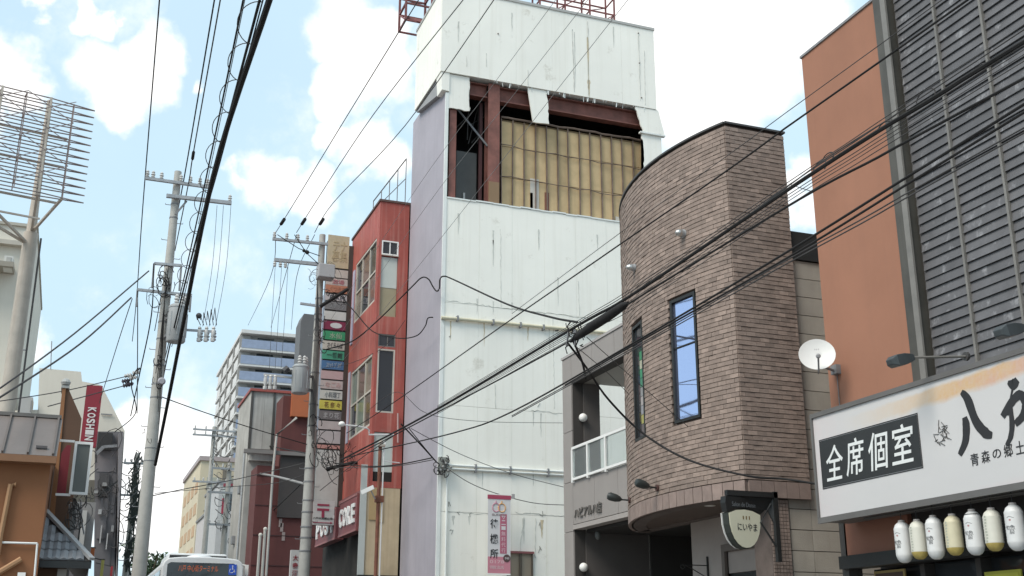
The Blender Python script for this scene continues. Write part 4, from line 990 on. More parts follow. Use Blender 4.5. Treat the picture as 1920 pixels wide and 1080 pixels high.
# ================================================================== RED BUILDING
rd = thing('red_building', 'faded red building with tall windows beside the white tower', 'building', (6.79, 28.1, 0))
RX, RY, RY1, RZ, RZ1 = 6.79, 28.09, 31.4, 5.35, 13.0
hX = []; 
def zc(px, py): return P(px, py, x=RX).z
st = [(28.35, 30.75, 9.62+.65, 12.05), (28.35, 30.75, 6.95, 8.85), (28.35, 30.75, 5.5, 6.05)]
wa = MB(); wall_x(wa, RX, RX+.2, (RY+.21, RY1), (RZ, RZ1), [st[0], st[1]])
wa.build('street_wall', red_paint, rd)
cwin = [(6.87, 7.33, 11.50, 11.90), (6.87, 7.33, 9.80, 11.47), (6.87, 7.33, 8.98, 9.32), (6.87, 7.33, 7.25, 8.92), (6.86, 7.36, 5.5, 6.75)]
wa = MB(); wall_y(wa, RY, RY+.2, (RX, 7.6), (RZ, RZ1), [(a, b, c, d) for a, b, c, d in cwin]); wa.build('end_wall', red_paint, rd)
MB().box(RX+.25, 16, RY+.25, RY1, -.5, RZ1-.1).build('body', plain('red_inside', (.06, .045, .04)), rd)
MB().box(RX-.03, 12, RY-.03, RY1+.02, RZ1, RZ1+.06).build('coping', plain('coping_brown', (.10, .06, .05)), rd)
window(rd, (6.87, RY+.03, 11.50), UC, NC, .46, .40, .035, .05, (.5,), (), white_paint, [glass_dk], rec=.02)
MB().box(6.87, 7.33, RY-.03, RY+.03, 11.475, 11.499).build('sill', ivory_frame, rd)
MB().box(6.88, 7.32, RY+.05, RY+.08, 10.60, 11.45).build('blind_panel', plain('blind_pale', (.52, .56, .52)), rd)
MB().box(6.88, 7.32, RY+.06, RY+.09, 9.81, 10.598).build('blind_panel', plain('blind_tan', (.33, .29, .19)), rd)
window(rd, (6.87, RY+.03, 8.98), UC, NC, .46, .34, .03, .04, (.55,), (), plain('frame_grey_dark', (.16, .15, .14)), [glass_dk], rec=.02)
window(rd, (6.87, RY+.03, 7.25), UC, NC, .46, 1.67, .04, .05, (), (), ivory_frame, [glass_dk], rec=.02)
MB().box(6.87, 7.36, RY+.05, RY+.09, 5.75, 6.74).build('curtain', plain('curtain_white', (.52, .57, .53)), rd)
MB().box(6.87, 7.36, RY+.045, RY+.09, 5.5, 5.748).build('dark_opening', dark_void, rd)
tones = [M('glass_cream', (.22, .18, .13), .12), glass_dk, M('glass_rose', (.16, .10, .085), .1), glass_dk, M('glass_mint', (.17, .21, .17), .12), M('glass_brown', (.12, .08, .06), .1)]
for (y0, y1, z0, z1), o_ in zip(st[:2], (0, 3)):
    window(rd, (RX+.04, y1, z0), UW, NW, y1-y0, z1-z0, .06, .06, (.30, .66), (.50,), ivory_frame, tones[o_:]+tones[:o_], rec=.03)
MB().box(RX-.03, RX-.001, 30.78, 31.0, 9.7, 11.9).build('pale_strip', plain('strip_lilac', (.42, .40, .50)), rd)
MB().box(RX-.03, RX-.001, 30.78, 31.0, 6.9, 8.9).build('pale_strip', plain('strip_lilac_low', (.40, .39, .46)), rd)
# lower storey: cream end wall, recessed storefront, fascia
lo_ = MB(); lo_.box(6.62, 7.58, RY+.005, RY+.2, 3.2, RZ-.001); lo_.build('lower_wall', cream, rd)
MB().box(6.56, 6.72, RY-.03, RY-.0, 3.2, 5.9).build('white_pilaster', plain('pilaster_white', (.46, .49, .47)), rd)
MB().box(6.80, 6.98, RY-.02, RY-.001, 4.55, 5.33).build('hanging_cloth', plain('cloth_ochre', (.42, .30, .15)), rd)
MB().box(7.0, 7.16, RY-.015, RY-.001, 4.5, 5.33).build('hanging_cloth', plain('cloth_tan', (.46, .36, .22)), rd)
MB().box(6.55, 7.58, RY-.12, RY-.031, 3.1, 3.22).build('ledge', black_m, rd)
MB().box(6.7, 7.58, RY-.02, RY+.2, .5, 3.1).build('lower_shop_wall', plain('shop_pale', (.5, .53, .52)), rd)
def fascia(y0, y1, z0, z1, s):
    t = thing('shop_fascia', 'dark red shop fascia with white letters reading '+s, 'sign', (6.6, (y0+y1)/2, z0), 'red fascia boards along the red building')
    MB().box(6.55, 6.78, y0, y1, z0, z1).build('board', M('fascia_red', (.20, .06, .065), .5, .12), t)
    q = MB(); q.box(6.535, 6.549, y0, y1, z0, z0+.05); q.box(6.535, 6.549, y0, y1, z1-.05, z1); q.build('edge_trim', plain('fascia_pink', (.30, .13, .13)), t)
    for i, ch in enumerate(s):
        yc = y1-(y1-y0)*((i+.7)/(len(s)+.4))
        lettering(ch, white_paint, t, (6.545, yc, (z0+z1)/2), UW, Z_, NW, (y1-y0)/(len(s)+.6)*.8, (z1-z0)*.52, .035, .03)
fascia(28.35, 30.35, 4.30, 5.22, 'CORE')
fascia(30.75, 33.4, 4.30, 5.15, 'POST')
MB().box(6.70, 6.78, 28.3, 33.4, 5.23, 5.349).build('fascia_cap', plain('cap_red', (.22, .08, .08)), rd)
MB().box(6.9, 9, 28.3, 34, -.3, 4.5).build('shop_interior', dark_void, rd)
rr = thing('roof_railing', 'thin steel ladder rail on the red building roof', 'railing', (7.2, 29, RZ1+.06))
a, b = P(735, 375, y=29.5), P(770, 320, y=28.6)
q = MB()
for k in range(5):
    t_ = k/4; p0 = Vector((6.95+.15*k, 29.6-.3*k, RZ1+.06)); q.tube([p0, p0+Z_*(.55+.22*k)], .014, 5)
q.tube([(6.95, 29.6, RZ1+.6), (7.55, 28.4, RZ1+1.5)], .018, 5); q.tube([(6.95, 29.6, RZ1+.3), (7.55, 28.4, RZ1+.9)], .012, 5); q.build('rail', galv_dk, rr)

# ------------------------------------------------------------------ stacked tenant sign
ss = thing('stacked_sign', 'tall stacked sign of many coloured tenant panels beside the red building', 'sign', (6.35, 31.3, 4.4))
SSY = 31.2; sx0, sx1 = 6.03, 6.66
MB().box(sx0+.02, sx1-.02, SSY+.035, SSY+.30, 4.72, 12.9).build('cabinet', dkgrey, ss)
MB().box(sx1+.005, sx1+.14, SSY-.02, SSY+.3, 4.9, 12.75).build('support_post', M('post_brown', (.06, .045, .038), .7, .2), ss)
MB().box(sx0-.035, sx0+.018, SSY+.02, SSY+.3, 7.3, 11.2).build('side_edge', plain('edge_blue_grey', (.33, .38, .45)), ss)
def sz(py): return P(630, py, y=SSY).z
pn = [(440, 502, (.50, .42, .28), 'テナ\n募集', (.42, .34, .20)), (504, 520, (.50, .45, .40), '', 0), (521, 535, (.52, .44, .40), '酒場', (.45, .16, .18)), (533.5, 549, (.48, .20, .12), 'くつろぎ', (.36, .14, .08)), (551, 564, (.50, .46, .46), 'BAR', (.1, .1, .12)),
      (565, 581, (.20, .19, .19), 'スナック', (.3, .3, .3)), (583, 600, (.60, .59, .56), '', 0), (601.5, 618.5, (.22, .025, .065), '・', (.6, .6, .6)), (620.5, 637.5, (.05, .30, .14), '水仙', (.35, .45, .32)), (639, 656, (.52, .50, .44), 'さくらんぼ', (.06, .05, .05)),
      (657, 674.5, (.07, .33, .21), '一番館', (.03, .06, .05)), (676, 693, (.07, .17, .33), 'ｽﾅｯｸ ﾌﾟﾗｻﾞ', (.35, .42, .48)), (695, 711.5, (.50, .36, .36), '', 0), (713, 730, (.50, .42, .40), 'なごみ', (.5, .32, .3)), (731.5, 749, (.55, .54, .50), '小料理丁', (.16, .17, .18)),
      (750.5, 768, (.58, .50, .09), '花 奈 々', (.2, .10, .03)), (770, 787.5, (.17, .15, .15), 'まり花', (.42, .4, .4)), (789, 806, (.46, .40, .39), '', 0), (807.5, 832, (.46, .42, .42), '', 0), (834, 842, (.50, .25, .22), '', 0), (843.5, 950, (.50, .51, .49), '', 0)]
for i, (y0, y1, c_, s, tcol) in enumerate(pn):
    z1, z0 = sz(y0), sz(y1)
    dx = .03*(600-y0)/300*0
    MB().box(sx0, sx1, SSY, SSY+.034, z0, z1-.02).build('sign_panel', M('panel_print', c_, .35, .08, 4, .15, tuple(q*.6 for q in c_), .02), ss)
    if s: lettering(s, plain('panel_ink', tcol), ss, ((sx0+sx1)/2+.04, SSY-.002, (z0+z1-.02)/2), UC, Z_, NC, (sx1-sx0)*(.7 if len(s) > 2 else .55), (z1-z0)*.62, .006, .01)
ps = thing('post_mark_sign', 'white sign board with a red postal mark below the tenant panels', 'sign', (6.3, 31.0, 4.6))
z1, z0 = P(605, 938, y=30.95).z, P(605, 984, y=30.95).z; a, b = P(584, 960, y=30.95).x, P(627, 960, y=30.95).x
MB().box(a, b, 30.95, 31.1, z0, z1).build('board', plain('post_white', (.62, .61, .59)), ps)
pr_ = plain('post_red', (.36, .045, .09)); ca, cw = (a+b)/2, (b-a)
q = MB(); q.box(ca-cw*.26, ca+cw*.26, 30.94, 30.949, z1-.15, z1-.10); q.box(ca-cw*.26, ca+cw*.26, 30.94, 30.949, z1-.28, z1-.22); q.box(ca-cw*.06, ca+cw*.06, 30.94, 30.949, z1-.46, z1-.2805); q.build('postal_mark', pr_, ps)
lettering('八戸中央郵便局', ink, ps, (ca, 30.943, z0+.17), UC, Z_, NC, cw*.86, .06, .004, .01)
q = MB(); q.box(a+cw*.08, b-cw*.16, 30.94, 30.949, z0+.045, z0+.065); q.prism([(b-cw*.16, 30.94, z0+.02), (b-cw*.06, 30.94, z0+.055), (b-cw*.16, 30.94, z0+.09)], (0, .008, 0)); q.build('arrow_mark', pr_, ps)

# ------------------------------------------------------------------ rusty pole, cameras, lamp in front of the red building
rp = thing('rusty_pole', 'rust brown pole with a white pipe in front of the cream lower wall', 'pole', (6.75, 27.2, 0))
a = P(713, 838, y=27.2); x0 = a.x
MB().tube([(x0, 27.2, .6), (x0, 27.2, a.z)], .045, 10).build('pole', rust_pipe, rp, True)
MB().tube([(x0+.09, 27.2, .6), (x0+.09, 27.2, a.z-.1), (x0+.12, 27.2, a.z+.1), (x0+.08, 27.2, a.z+.18)], .02, 7).build('conduit', white_paint, rp, True)
MB().tube([(x0+.09, 27.2, P(713, 864, y=27.2).z), (x0+.55, 27.4, P(713, 864, y=27.2).z+.01)], .012, 6).build('side_arm', white_paint, rp)
q = MB(); q.ball((x0, 27.15, a.z+.10), .06, 10, 6); q.box(x0-.07, x0+.1, 27.1, 27.2, a.z+.0, a.z+.05); q.build('top_fitting', plain('fitting', (.38, .33, .28)), rp, True)
sc_ = thing('security_camera', 'white security camera clamped to the rust brown pole', 'security camera', (x0-.2, 27.1, P(690, 920, y=27.1).z))
c = P(690, 918, y=27.05); MB().obox(c, (.82, -.40, .41), (.35, .9, .1), (-.35, .06, .9), (-.17, .15), (-.05, .05), (-.05, .05)).build('housing', white_paint, sc_)
MB().tube([c+Vector((.08, 0, -.03)), P(703, 935, y=27.15), (x0, 27.2, P(712, 935, y=27.2).z)], .016, 6).build('arm', plain('arm_grey', (.4, .4, .38)), sc_)
MB().box(x0-.08, x0+.12, 27.13, 27.27, P(712, 938, y=27.2).z-.05, P(712, 930, y=27.2).z).build('clamp', rust_pipe, sc_)
sl = thing('street_lamp', 'small white street lamp arm crossing the red end wall', 'street lamp', P(692, 815, y=28))
p0, p1, p2, p3 = P(738, 815, y=28.0), P(692, 815, y=27.9), P(688, 803, y=27.85), P(646, 797, y=27.6)
MB().tube([p0, p1, P(692, 806, y=27.88), p2, P(670, 799, y=27.7), p3], .02, 7).build('arm', white_paint, sl, True)
MB().tube([P(746, 775, y=28.02), P(746, 830, y=28.02)], .025, 6).build('riser', plain('riser_pink', (.42, .28, .26)), sl)
MB().ball(p3+Vector((-.07, 0, .02)), .085, 14, 8, .8).build('lamp_head', lamp_white, sl, True)

# ================================================================== UTILITY POLES
def insulator_mb(mb, p, s=1.):
    mb.lathe([(.02*s, 0), (.05*s, .03*s), (.03*s, .06*s), (.055*s, .09*s), (.03*s, .12*s), (.045*s, .15*s), (.015*s, .19*s)], p, 8)
def pole(X, Y, zt, label, rb=.175, rt=.085):
    t = thing('utility_pole', label, 'utility pole', (X, Y, gz(Y)+.1), 'concrete utility poles along the street')
    z0 = gz(Y); n = 14
    MB().lathe([(rb+(rt-rb)*i/n, (zt-z0)*i/n) for i in range(n+1)], (X, Y, z0), 18).build('shaft', concrete, t, True)
    return t
def rad(t_z, zt, z0, rb=.175, rt=.085): return rb+(rt-rb)*(t_z-z0)/(zt-z0)
def arm(t, p, q, wd=.075, ins=()):
    b = MB().bar(p, q, wd, wd).build('crossarm', galv, t)
    m_ = MB()
    for k in ins: insulator_mb(m_, Vector(p).lerp(Vector(q), k)+Z_*.03)
    if ins: m_.build('insulator', insul, b, True, stuff=True)
    return b
def steps(t, X, Y, z0, z1, zt, zb):
    for i in range(int((z1-z0)/.45)):
        z = z0+i*.45; s = 1 if i % 2 else -1; r = rad(z, zt, zb)
        MB().tube([(X+s*r*.8, Y-.02, z), (X+s*(r+.13), Y-.02, z), (X+s*(r+.13), Y-.02, z+.03)], .009, 5).build('step_bolt', galv_dk, t)
def bands(t, X, Y, zs, zt, zb, m_=None, h=.035):
    for z in zs:
        r = rad(z, zt, zb)+.008; MB().lathe([(r-.01, 0), (r, .002), (r, h), (r-.01, h+.002)], (X, Y, z), 18).build('band', m_ or galv_dk, t)
def loops(name, t, c, sx_, sz_, n, rmin, rmax, mat=cable_m, r=.012):
    q = MB()
    for k in range(max(4, int(n*.55))):
        o = Vector(c)+Vector((random.gauss(0, sx_), random.gauss(0, .08), random.gauss(0, sz_))); rr = random.uniform(rmin, rmax); a0_ = random.uniform(0, 6.28); tw_ = random.uniform(-.6, .6)
        m_ = random.randint(7, 12)
        q.tube([o+Vector((rr*math.cos(a0_+i*.55)*(1-.03*i), rr*.5*math.sin(a0_*2+i*.4), rr*1.3*math.sin(a0_+i*.55+tw_))) for i in range(m_)], r*random.uniform(.5, 1.0), 5)
    return q.build(name, mat, t, stuff=True)
def transformer(t, c, r, h, hang):
    b = MB().lathe([(r*.9, -h/2), (r, -h/2+.03), (r, h/2-.06), (r*1.05, h/2-.055), (r*1.05, h/2-.02), (r*.8, h/2+.03), (.05, h/2+.06)], c, 20).build('transformer', trans_m, t, True)
    m_ = MB()
    for a_ in (-.5, .5, 1.6): insulator_mb(m_, Vector(c)+Vector((r*.6*math.sin(a_), -r*.6*math.cos(a_), h/2+.03)), 1.2)
    m_.build('bushing', insul, b, True, stuff=True)
    for z in (-.25, .25): MB().bar(Vector(c)+Vector((0, 0, z*h)), (hang[0], hang[1], c[2]+z*h), .06).build('hanger', galv_dk, b)
    q = MB()
    for k in range(8): a_ = k/8*6.28; q.box(c[0]+math.cos(a_)*r-.012, c[0]+math.cos(a_)*r+.012, c[1]+math.sin(a_)*r-.012, c[1]+math.sin(a_)*r+.012, c[2]-h*.35, c[2]+h*.3)
    q.build('cooling_fin', trans_m, b); return b
# --- left kerb pole
LY_, LX, LZ = 27.0, 1.455, P(333, 322, y=27).z
lp = pole(LX, LY_, LZ, 'tall concrete pole with grey transformer beside thick black cables in front of the sky')
zb = gz(LY_)
q27 = lambda px, py, dy=0.: P(px, py, y=27+dy)
arm(lp, q27(272, 334, -.14), q27(392, 351, -.14), .07, (.03, .12, .25, .55, .70, .85, .97))
arm(lp, q27(312, 367, -.16), q27(434, 381, -.16), .085, (.97,))
MB().bar(q27(350, 377, -.12), q27(329, 402, -.1), .04).build('arm_brace', galv_dk, lp)
arm(lp, q27(289, 494, -.18), q27(341, 498, -.18), .06); arm(lp, q27(257, 543, -.2), q27(360, 554, -.2), .06)
for px0, py0, py1 in ((289, 494, 540), (340, 498, 545), (258, 543, 575), (358, 553, 585)): MB().bar(q27(px0, py0, -.2), q27(px0-(py1-py0)*.08, py1, -.2), .045).build('drop_bracket', galv_dk, lp)
steps(lp, LX, LY_, 4.5, 12.2, LZ, zb)
bands(lp, LX, LY_, [q27(330, y).z for y in (385, 411, 503, 560, 608, 640, 690, 725, 750)], LZ, zb)
bands(lp, LX, LY_, [q27(290, y).z for y in (842, 866)], LZ, zb, h=.02)
transformer(lp, tuple(q27(332, 608, -.45)), .215, .86, (LX, LY_))
loops('cable_tangle', lp, q27(303, 540, -.25), .09, .25, 26, .05, .2); loops('cable_tangle', lp, q27(318, 585, -.3), .05, .12, 10, .03, .1); loops('cable_tangle', lp, q27(296, 700, -.25), .06, .5, 14, .04, .12)
q = MB()
for k in range(5): q.tube([q27(316-6*math.sin(k*1.7), 500+10*k, -.22), q27(309, 560, -.24), q27(300+k, 640+8*k, -.22), q27(292+k*1.5, 700+24*k, -.19)], .008, 5)
q.build('riser_cables', cable_m, lp, stuff=True)
q = MB(); q.ball(q27(303, 715, -.3), .09, 12, 8); q.lathe([(.06, -.03), (.06, .03)], q27(303, 715, -.36), 12, (0, 1, 0)); q.build('meter_lamp', plain('lamp_ring', (.35, .34, .36)), lp, True)
q = MB(); q.bar(q27(338, 618, -.3), q27(405, 622, -.3), .05)
for k, px0 in enumerate((375, 387, 400)):
    insulator_mb(q, q27(px0, 640, -.3), 1.3); q.box(*[f for v in zip((q27(px0, 634, -.3)-Vector((.05, .05, .0))), (q27(px0, 612, -.3)+Vector((.05, .05, 0)))) for f in v]) if False else None
q.build('cutout_arm', galv, lp)
for px0 in (374, 387, 400):
    c = q27(px0, 622, -.32); m_ = MB(); m_.lathe([(.03, -.14), (.045, -.1), (.045, .04), (.03, .06), (.045, .08), (.03, .12)], c, 9); m_.lathe([(.04, -.24), (.05, -.23), (.05, -.15), (.03, -.145)], c, 9); m_.build('cutout', insul, lp, True)
MB().ball(q27(373, 592, -.3), .07, 8, 6).build('switch_head', plain('switch_black', (.05, .05, .055)), lp)
q = MB()
for k in range(6): q.tube([q27(370+6*k, 600, -.3), q27(368+7*k, 592-3*k, -.35), q27(376+6*k, 610, -.33)], .010, 5)
q.build('jumper_wires', cable_g, lp, stuff=True)
# --- right kerb pole
q30 = lambda px, py, dy=0.: P(px, py, y=30+dy)
RZt = q30(601, 440).z; RXp = q30(585, 800).x
rpole = pole(RXp, 30, RZt, 'concrete pole with a square box and grey transformer in front of the stacked sign', .165, .085)
zb = gz(30)
arm(rpole, q30(511, 448, -.12), q30(615, 458, -.12), .07, (.03, .25, .45, .62))
b = arm(rpole, q30(514, 487, -.14), q30(600, 496, -.14), .09, ())
m_ = MB()
for k in (.02, .14, .25): p = Vector(q30(514, 487, -.14)).lerp(Vector(q30(600, 496, -.14)), k); insulator_mb(m_, p-Z_*.2)
m_.build('insulator', insul, b, True, stuff=True)
arm(rpole, q30(563, 569, -.16), q30(605, 575, -.16), .06)
c = q30(612, 511, -.35); bx = MB(); bx.box(c.x-.25, c.x+.20, c.y-.2, c.y+.2, c.z-.19, c.z+.19); bxo = bx.build('switch_box', M('box_grey', (.38, .37, .37), .45, .06), rpole, bevel=.02)
loops('cable_tangle', bxo, c+Vector((.2, -.1, .05)), .12, .1, 7, .1, .25, cable_g, .008); loops('cable_tangle', rpole, q30(583, 520, -.2), .05, .15, 8, .06, .16, cable_g, .008)
q = MB(); q.ball(q30(576, 473, -.2), .06, 8, 6); q.ball(q30(570, 470, -.2), .05, 8, 6); q.tube([q30(520, 440, -.14), q30(560, 466, -.2), q30(600, 480, -.2)], .012, 5); q.tube([q30(552, 440, -.14), q30(575, 475, -.2), q30(603, 500, -.2)], .012, 5); q.build('jumper_switch', cable_m, rpole)
transformer(rpole, tuple(q30(563, 712, -.45)), .215, .74, (RXp, 30))
loops('cable_tangle', rpole, q30(607, 620, -.25), .10, .22, 14, .04, .14); loops('cable_tangle', rpole, q30(634, 558, -.4), .14, .08, 18, .04, .15); loops('cable_tangle', rpole, q30(618, 860, -.4), .32, .16, 46, .06, .26); loops('cable_tangle', rpole, q30(590, 805, -.2), .06, .3, 14, .04, .12)
q = MB(); q.tube([q30(600, 575, -.3), q30(640, 550, -.5), q30(652, 542, -.5)], .05, 6); q.tube([q30(612, 880, -.3), q30(660, 868, -.5), q30(680, 868, -.4)], .05, 6); q.build('cable_joint', cable_m, rpole)
steps(rpole, RXp, 30, 4.2, 12.0, RZt, zb); bands(rpole, RXp, 30, [q30(585, y).z for y in (560, 590, 600, 620, 640, 700, 760, 800, 880, 905, 940, 962, 990, 1010, 1035)], RZt, zb)
q = MB()
for k in range(5): q.tube([q30(596, 520+6*k, -.2), q30(590+2*k, 640, -.2), q30(580+2*k, 800+8*k, -.18)], .011, 5)
q.build('riser_cables', cable_g, rpole, stuff=True)
q = MB()
for px0 in (498, 507, 516):
    c = q30(px0, 712, -.5); q.lathe([(.03, -.16), (.05, -.1), (.05, .04), (.03, .06), (.05, .08), (.03, .12)], c, 9); q.lathe([(.045, -.26), (.055, -.25), (.055, -.17), (.03, -.165)], c, 9)
q.bar(q30(495, 702, -.5), q30(580, 712, -.3), .05); q.build('cutout', insul, rpole, True)
MB().tube([q30(532, 697, -.5), q30(540, 690, -.5)], .09, 7).build('switch_head', plain('switch_black2', (.05, .05, .055)), rpole)
# --- farther poles
def far_pole(px0, py_t, py_b, Y, label, arms=()):
    p = P(px0, py_t, y=Y); t = pole(p.x, Y, p.z, label, .18, .1)
    for y0, l in arms:
        z = P(px0, y0, y=Y).z; arm(t, (p.x-l, Y-.15, z), (p.x+l, Y-.15, z), .09, (.05, .3, .7, .95))
    loops('cable_tangle', t, (p.x, Y-.3, P(px0, (py_t+py_b)/2, y=Y).z), .22, 1.3, 16, .06, .25, cable_g, .02)
    return t
fp = far_pole(258, 850, 1000, 58, 'slim dark pole wrapped with cables between charcoal front and concrete pole', ((870, .6), (930, .7)))
q = MB()
for k in range(60): 
    y = random.uniform(870, 1070); p = P(258-(y-850)*.07+random.gauss(0, 3.5), y, y=57.6); q.tube([p+Vector((random.gauss(0, .15), 0, random.gauss(0, .4))) for _ in range(4)], .03, 4)
q.build('wrapped_cables', plain('cable_green_black', (.035, .045, .038)), fp, stuff=True)
far_pole(402, 800, 900, 62, 'grey distant pole with crossarms in front of the straw coloured block', ((808, 1.1), (818, 1.1), (905, .9)))
far_pole(431, 868, 980, 54, 'distant pole with many cables beside the old concrete wall', ((880, .8), (925, .9), (985, .8)))

# ================================================================== BUS
BYr = 33.0; bx0_, bx1_ = P(303, 1075, y=BYr).x, P(456, 1075, y=BYr).x; bz = P(380, 1047, y=BYr).z; gb_ = gz(BYr)
bus = thing('city_bus', 'white city bus seen from behind with an orange destination display', 'bus', ((bx0_+bx1_)/2, BYr, gb_))
bw_ = M('bus_white', (.74, .75, .75), .3, .03)
prof = [(bx0_, gb_+.35), (bx0_, bz-.22), (bx0_+.05, bz-.09), (bx0_+.16, bz-.01), (bx0_+.5, bz+.03), ((bx0_+bx1_)/2, bz+.045), (bx1_-.5, bz+.03), (bx1_-.16, bz-.01), (bx1_-.05, bz-.09), (bx1_, bz-.22), (bx1_, gb_+.35)]
MB().prism([(x, BYr, z) for x, z in prof], (0, 9.5, .0)).build('body', bw_, bus, bevel=.03)
wz1 = bz-.12; wz0 = gb_+1.5
MB().prism([(bx0_+.12, BYr-.012, wz0), (bx0_+.13, BYr-.012, wz1-.05), (bx0_+.22, BYr-.012, wz1), (bx1_-.27, BYr-.012, wz1), (bx1_-.19, BYr-.012, wz1-.05), (bx1_-.18, BYr-.012, wz0)], (0, .011, 0)).build('rear_window', glass('bus_glass', (.02, .02, .022)), bus)
lettering('八戸 中心街ターミナル', led, bus, (bx0_+.95, BYr-.014, bz-.27), UC, Z_, NC, 1.05, .17, .003, -.01)
eb = MB().box(bx1_-.40, bx1_-.19, BYr-.02, BYr-.0125, bz-.42, bz-.14).build('access_sticker', blue_paint, bus)
q = MB(); c = Vector((bx1_-.30, BYr-.022, bz-.27)); q.lathe([(.018, 0), (.018, .002)], c+Z_*.085, 8, (0, -1, 0)); q.bar(c+Z_*.06, c+Vector((.005, 0, -.01)), .018, .003); q.bar(c+Vector((0, 0, -.005)), c+Vector((.05, 0, -.01)), .016, .003); q.bar(c+Vector((.05, 0, -.01)), c+Vector((.065, 0, -.08)), .016, .003); q.bar(c+Vector((0, 0, .03)), c+Vector((.045, 0, .03)), .012, .003)
q.tube([c+Vector((-.02+.055*math.cos(a_/10*4.4+1.9), 0, -.045+.055*math.sin(a_/10*4.4+1.9))) for a_ in range(11)], .007, 4); q.build('wheelchair_symbol', white_paint, eb)
q = MB(); q.prism([(bx0_+.18, BYr+1.2, bz+.02), (bx0_+.24, BYr+1.2, bz+.22), (bx1_-.34, BYr+1.2, bz+.22), (bx1_-.25, BYr+1.2, bz+.02)], (0, 2.4, 0)); pod = q.build('roof_unit', bw_, bus, bevel=.04)
MB().box(bx0_+.26, bx1_-.34, BYr+1.17, BYr+1.199, bz+.055, bz+.16).build('grille', black_m, pod)
q = MB(); q.lathe([(.36, 0), (.33, .07), (.2, .11), (.01, .12)], ((bx0_+bx1_)/2-.05, BYr+.75, bz+.03), 20); q.build('roof_dome', bw_, bus, True)
for k in range(4): MB().box(bx0_-.012, bx0_-.001, BYr+.5+2.2*k, BYr+2.5+2.2*k, gb_+1.5, bz-.3).build('side_window', glass_dk, bus)
for s in (0, 1):
    for y in (2.2, 7.0): 
        xw = bx0_+.12 if s == 0 else bx1_-.12; w_ = MB().lathe([(.2, -.1), (.44, -.11), (.46, -.08), (.46, .08), (.44, .11), (.2, .1)], (xw, BYr+y, gb_+.46), 20, (1, 0, 0)).build('wheel', plain('tyre', (.02, .02, .02)), bus, True)
    MB().box((bx0_+.06, bx1_-.3)[s], (bx0_+.3, bx1_-.06)[s], BYr-.02, BYr-.001, gb_+.7, gb_+1.0).build('tail_light', plain('tail_red', (.4, .02, .02)), bus)
q = MB(); q.tube([(bx1_+.0, BYr+.3, bz-.12), (bx1_+.12, BYr+.3, bz-.14)], .02, 6); q.box(bx1_+.08, bx1_+.17, BYr+.25, BYr+.35, bz-.42, bz-.12); q.build('rear_marker', lamp_white, bus)

# ================================================================== OTHER BUILDINGS ON THE FAR KERB
# maroon building with old concrete upper wall
cb = thing('concrete_building', 'weathered concrete building with red roof edge and maroon lower wall', 'building', (5.8, 44, 0))
q44 = lambda px, py, dy=0.: P(px, py, y=44+dy)
xl = q44(467, 800).x; zt = q44(469, 733).z; xr = 8.2
MB().box(xl, 15, 44, 47.5, -.5, zt).build('body', conc_wall, cb)
MB().box(xl-.06, xr, 43.9, 47.5, zt, zt+.10).build('roof_edge', plain('edge_red', (.32, .075, .06)), cb)
for px0 in (469, 511): MB().box(q44(px0, 800).x-.04, q44(px0, 800).x+.04, 43.94, 43.999, q44(500, 846).z, zt-.002).build('downpipe', plain('pipe_dark', (.07, .065, .06)), cb)
zl = q44(480, 848).z
MB().box(xl-.02, 7.0, 43.55, 43.999, zl-.06, zl+.06).build('ledge', plain('ledge_dark', (.12, .11, .10)), cb)
MB().box(xl+.05, 6.9, 43.75, 43.999, zl-.35, zl-.061).build('ledge_face', conc_wall, cb)
for k in range(4):
    x = xl+.1+k*.42; MB().box(x+.004, x+.416, 43.972, 43.998, zl+.07, zt-.25).build('concrete_panel', conc_wall, cb)
for y0, z in ((44.7, 7.2), (45.6, 5.4)): MB().box(xl-.12, xl-.001, y0, y0+.4, z, z+.3).build('wall_vent', galv_dk, cb)
q = MB(); q.tube([(xl-.05, 44.4, 2), (xl-.05, 44.4, 8.8)], .04, 6); q.build('side_pipe', galv, cb)
mr = thing('maroon_building', 'dark maroon building with a boarded front behind the concrete pole', 'building', (7, 42, 0))
xm = P(474, 1000, y=42).x
m_ = MB(); m_.box(xm, 13, 42, 43.5, -.5, P(480, 872, y=42).z); m_.box(P(528, 800, y=42).x, 13, 42.0, 43.5, P(480, 872, y=42).z, P(540, 742, y=42).z); m_.build('wall', maroon, mr)
MB().box(P(546, 760, y=41.9).x, 9, 41.8, 41.999, P(550, 780, y=41.8).z, P(550, 735, y=41.8).z).build('orange_board', plain('orange_board', (.42, .12, .045)), mr)
MB().box(P(524, 900, y=41.9).x, 9, 41.9, 41.999, P(530, 970, y=41.9).z, P(530, 852, y=41.9).z).build('dark_shutter', plain('shutter_brown', (.06, .05, .047)), mr)
MB().box(P(530, 860, y=41.8).x-1.4, 9, 41.75, 41.899, P(530, 853, y=41.8).z, P(530, 846, y=41.8).z).build('canopy', plain('canopy_grey', (.2, .18, .17)), mr)
MB().tube([P(556, 783, y=41.7), P(519, 815, y=41.7), P(512, 880, y=41.7), P(499, 1080, y=41.7)], .045, 7).build('downpipe', plain('pipe_ivory', (.42, .40, .37)), mr, True)
q = MB()
for k in range(5): p = P(530+random.uniform(-8, 25), 990+random.uniform(-60, 20), y=41.98); q.box(p.x-.05, p.x+.06, 41.985, 41.997, p.z-.2, p.z+.1)
q.build('paint_loss', plain('scar_pink', (.35, .27, .25)), mr, stuff=True)
for k in range(7):
    z = 1.2+k*1.05; MB().box(xm+.002, 9, 41.985, 41.999, z, z+.03).build('panel_joint', plain('joint_maroon', (.05, .02, .02)), mr)
wp = thing('marker_post', 'pair of thin cream posts standing in front of the maroon wall', 'post', P(487, 1080, y=40))
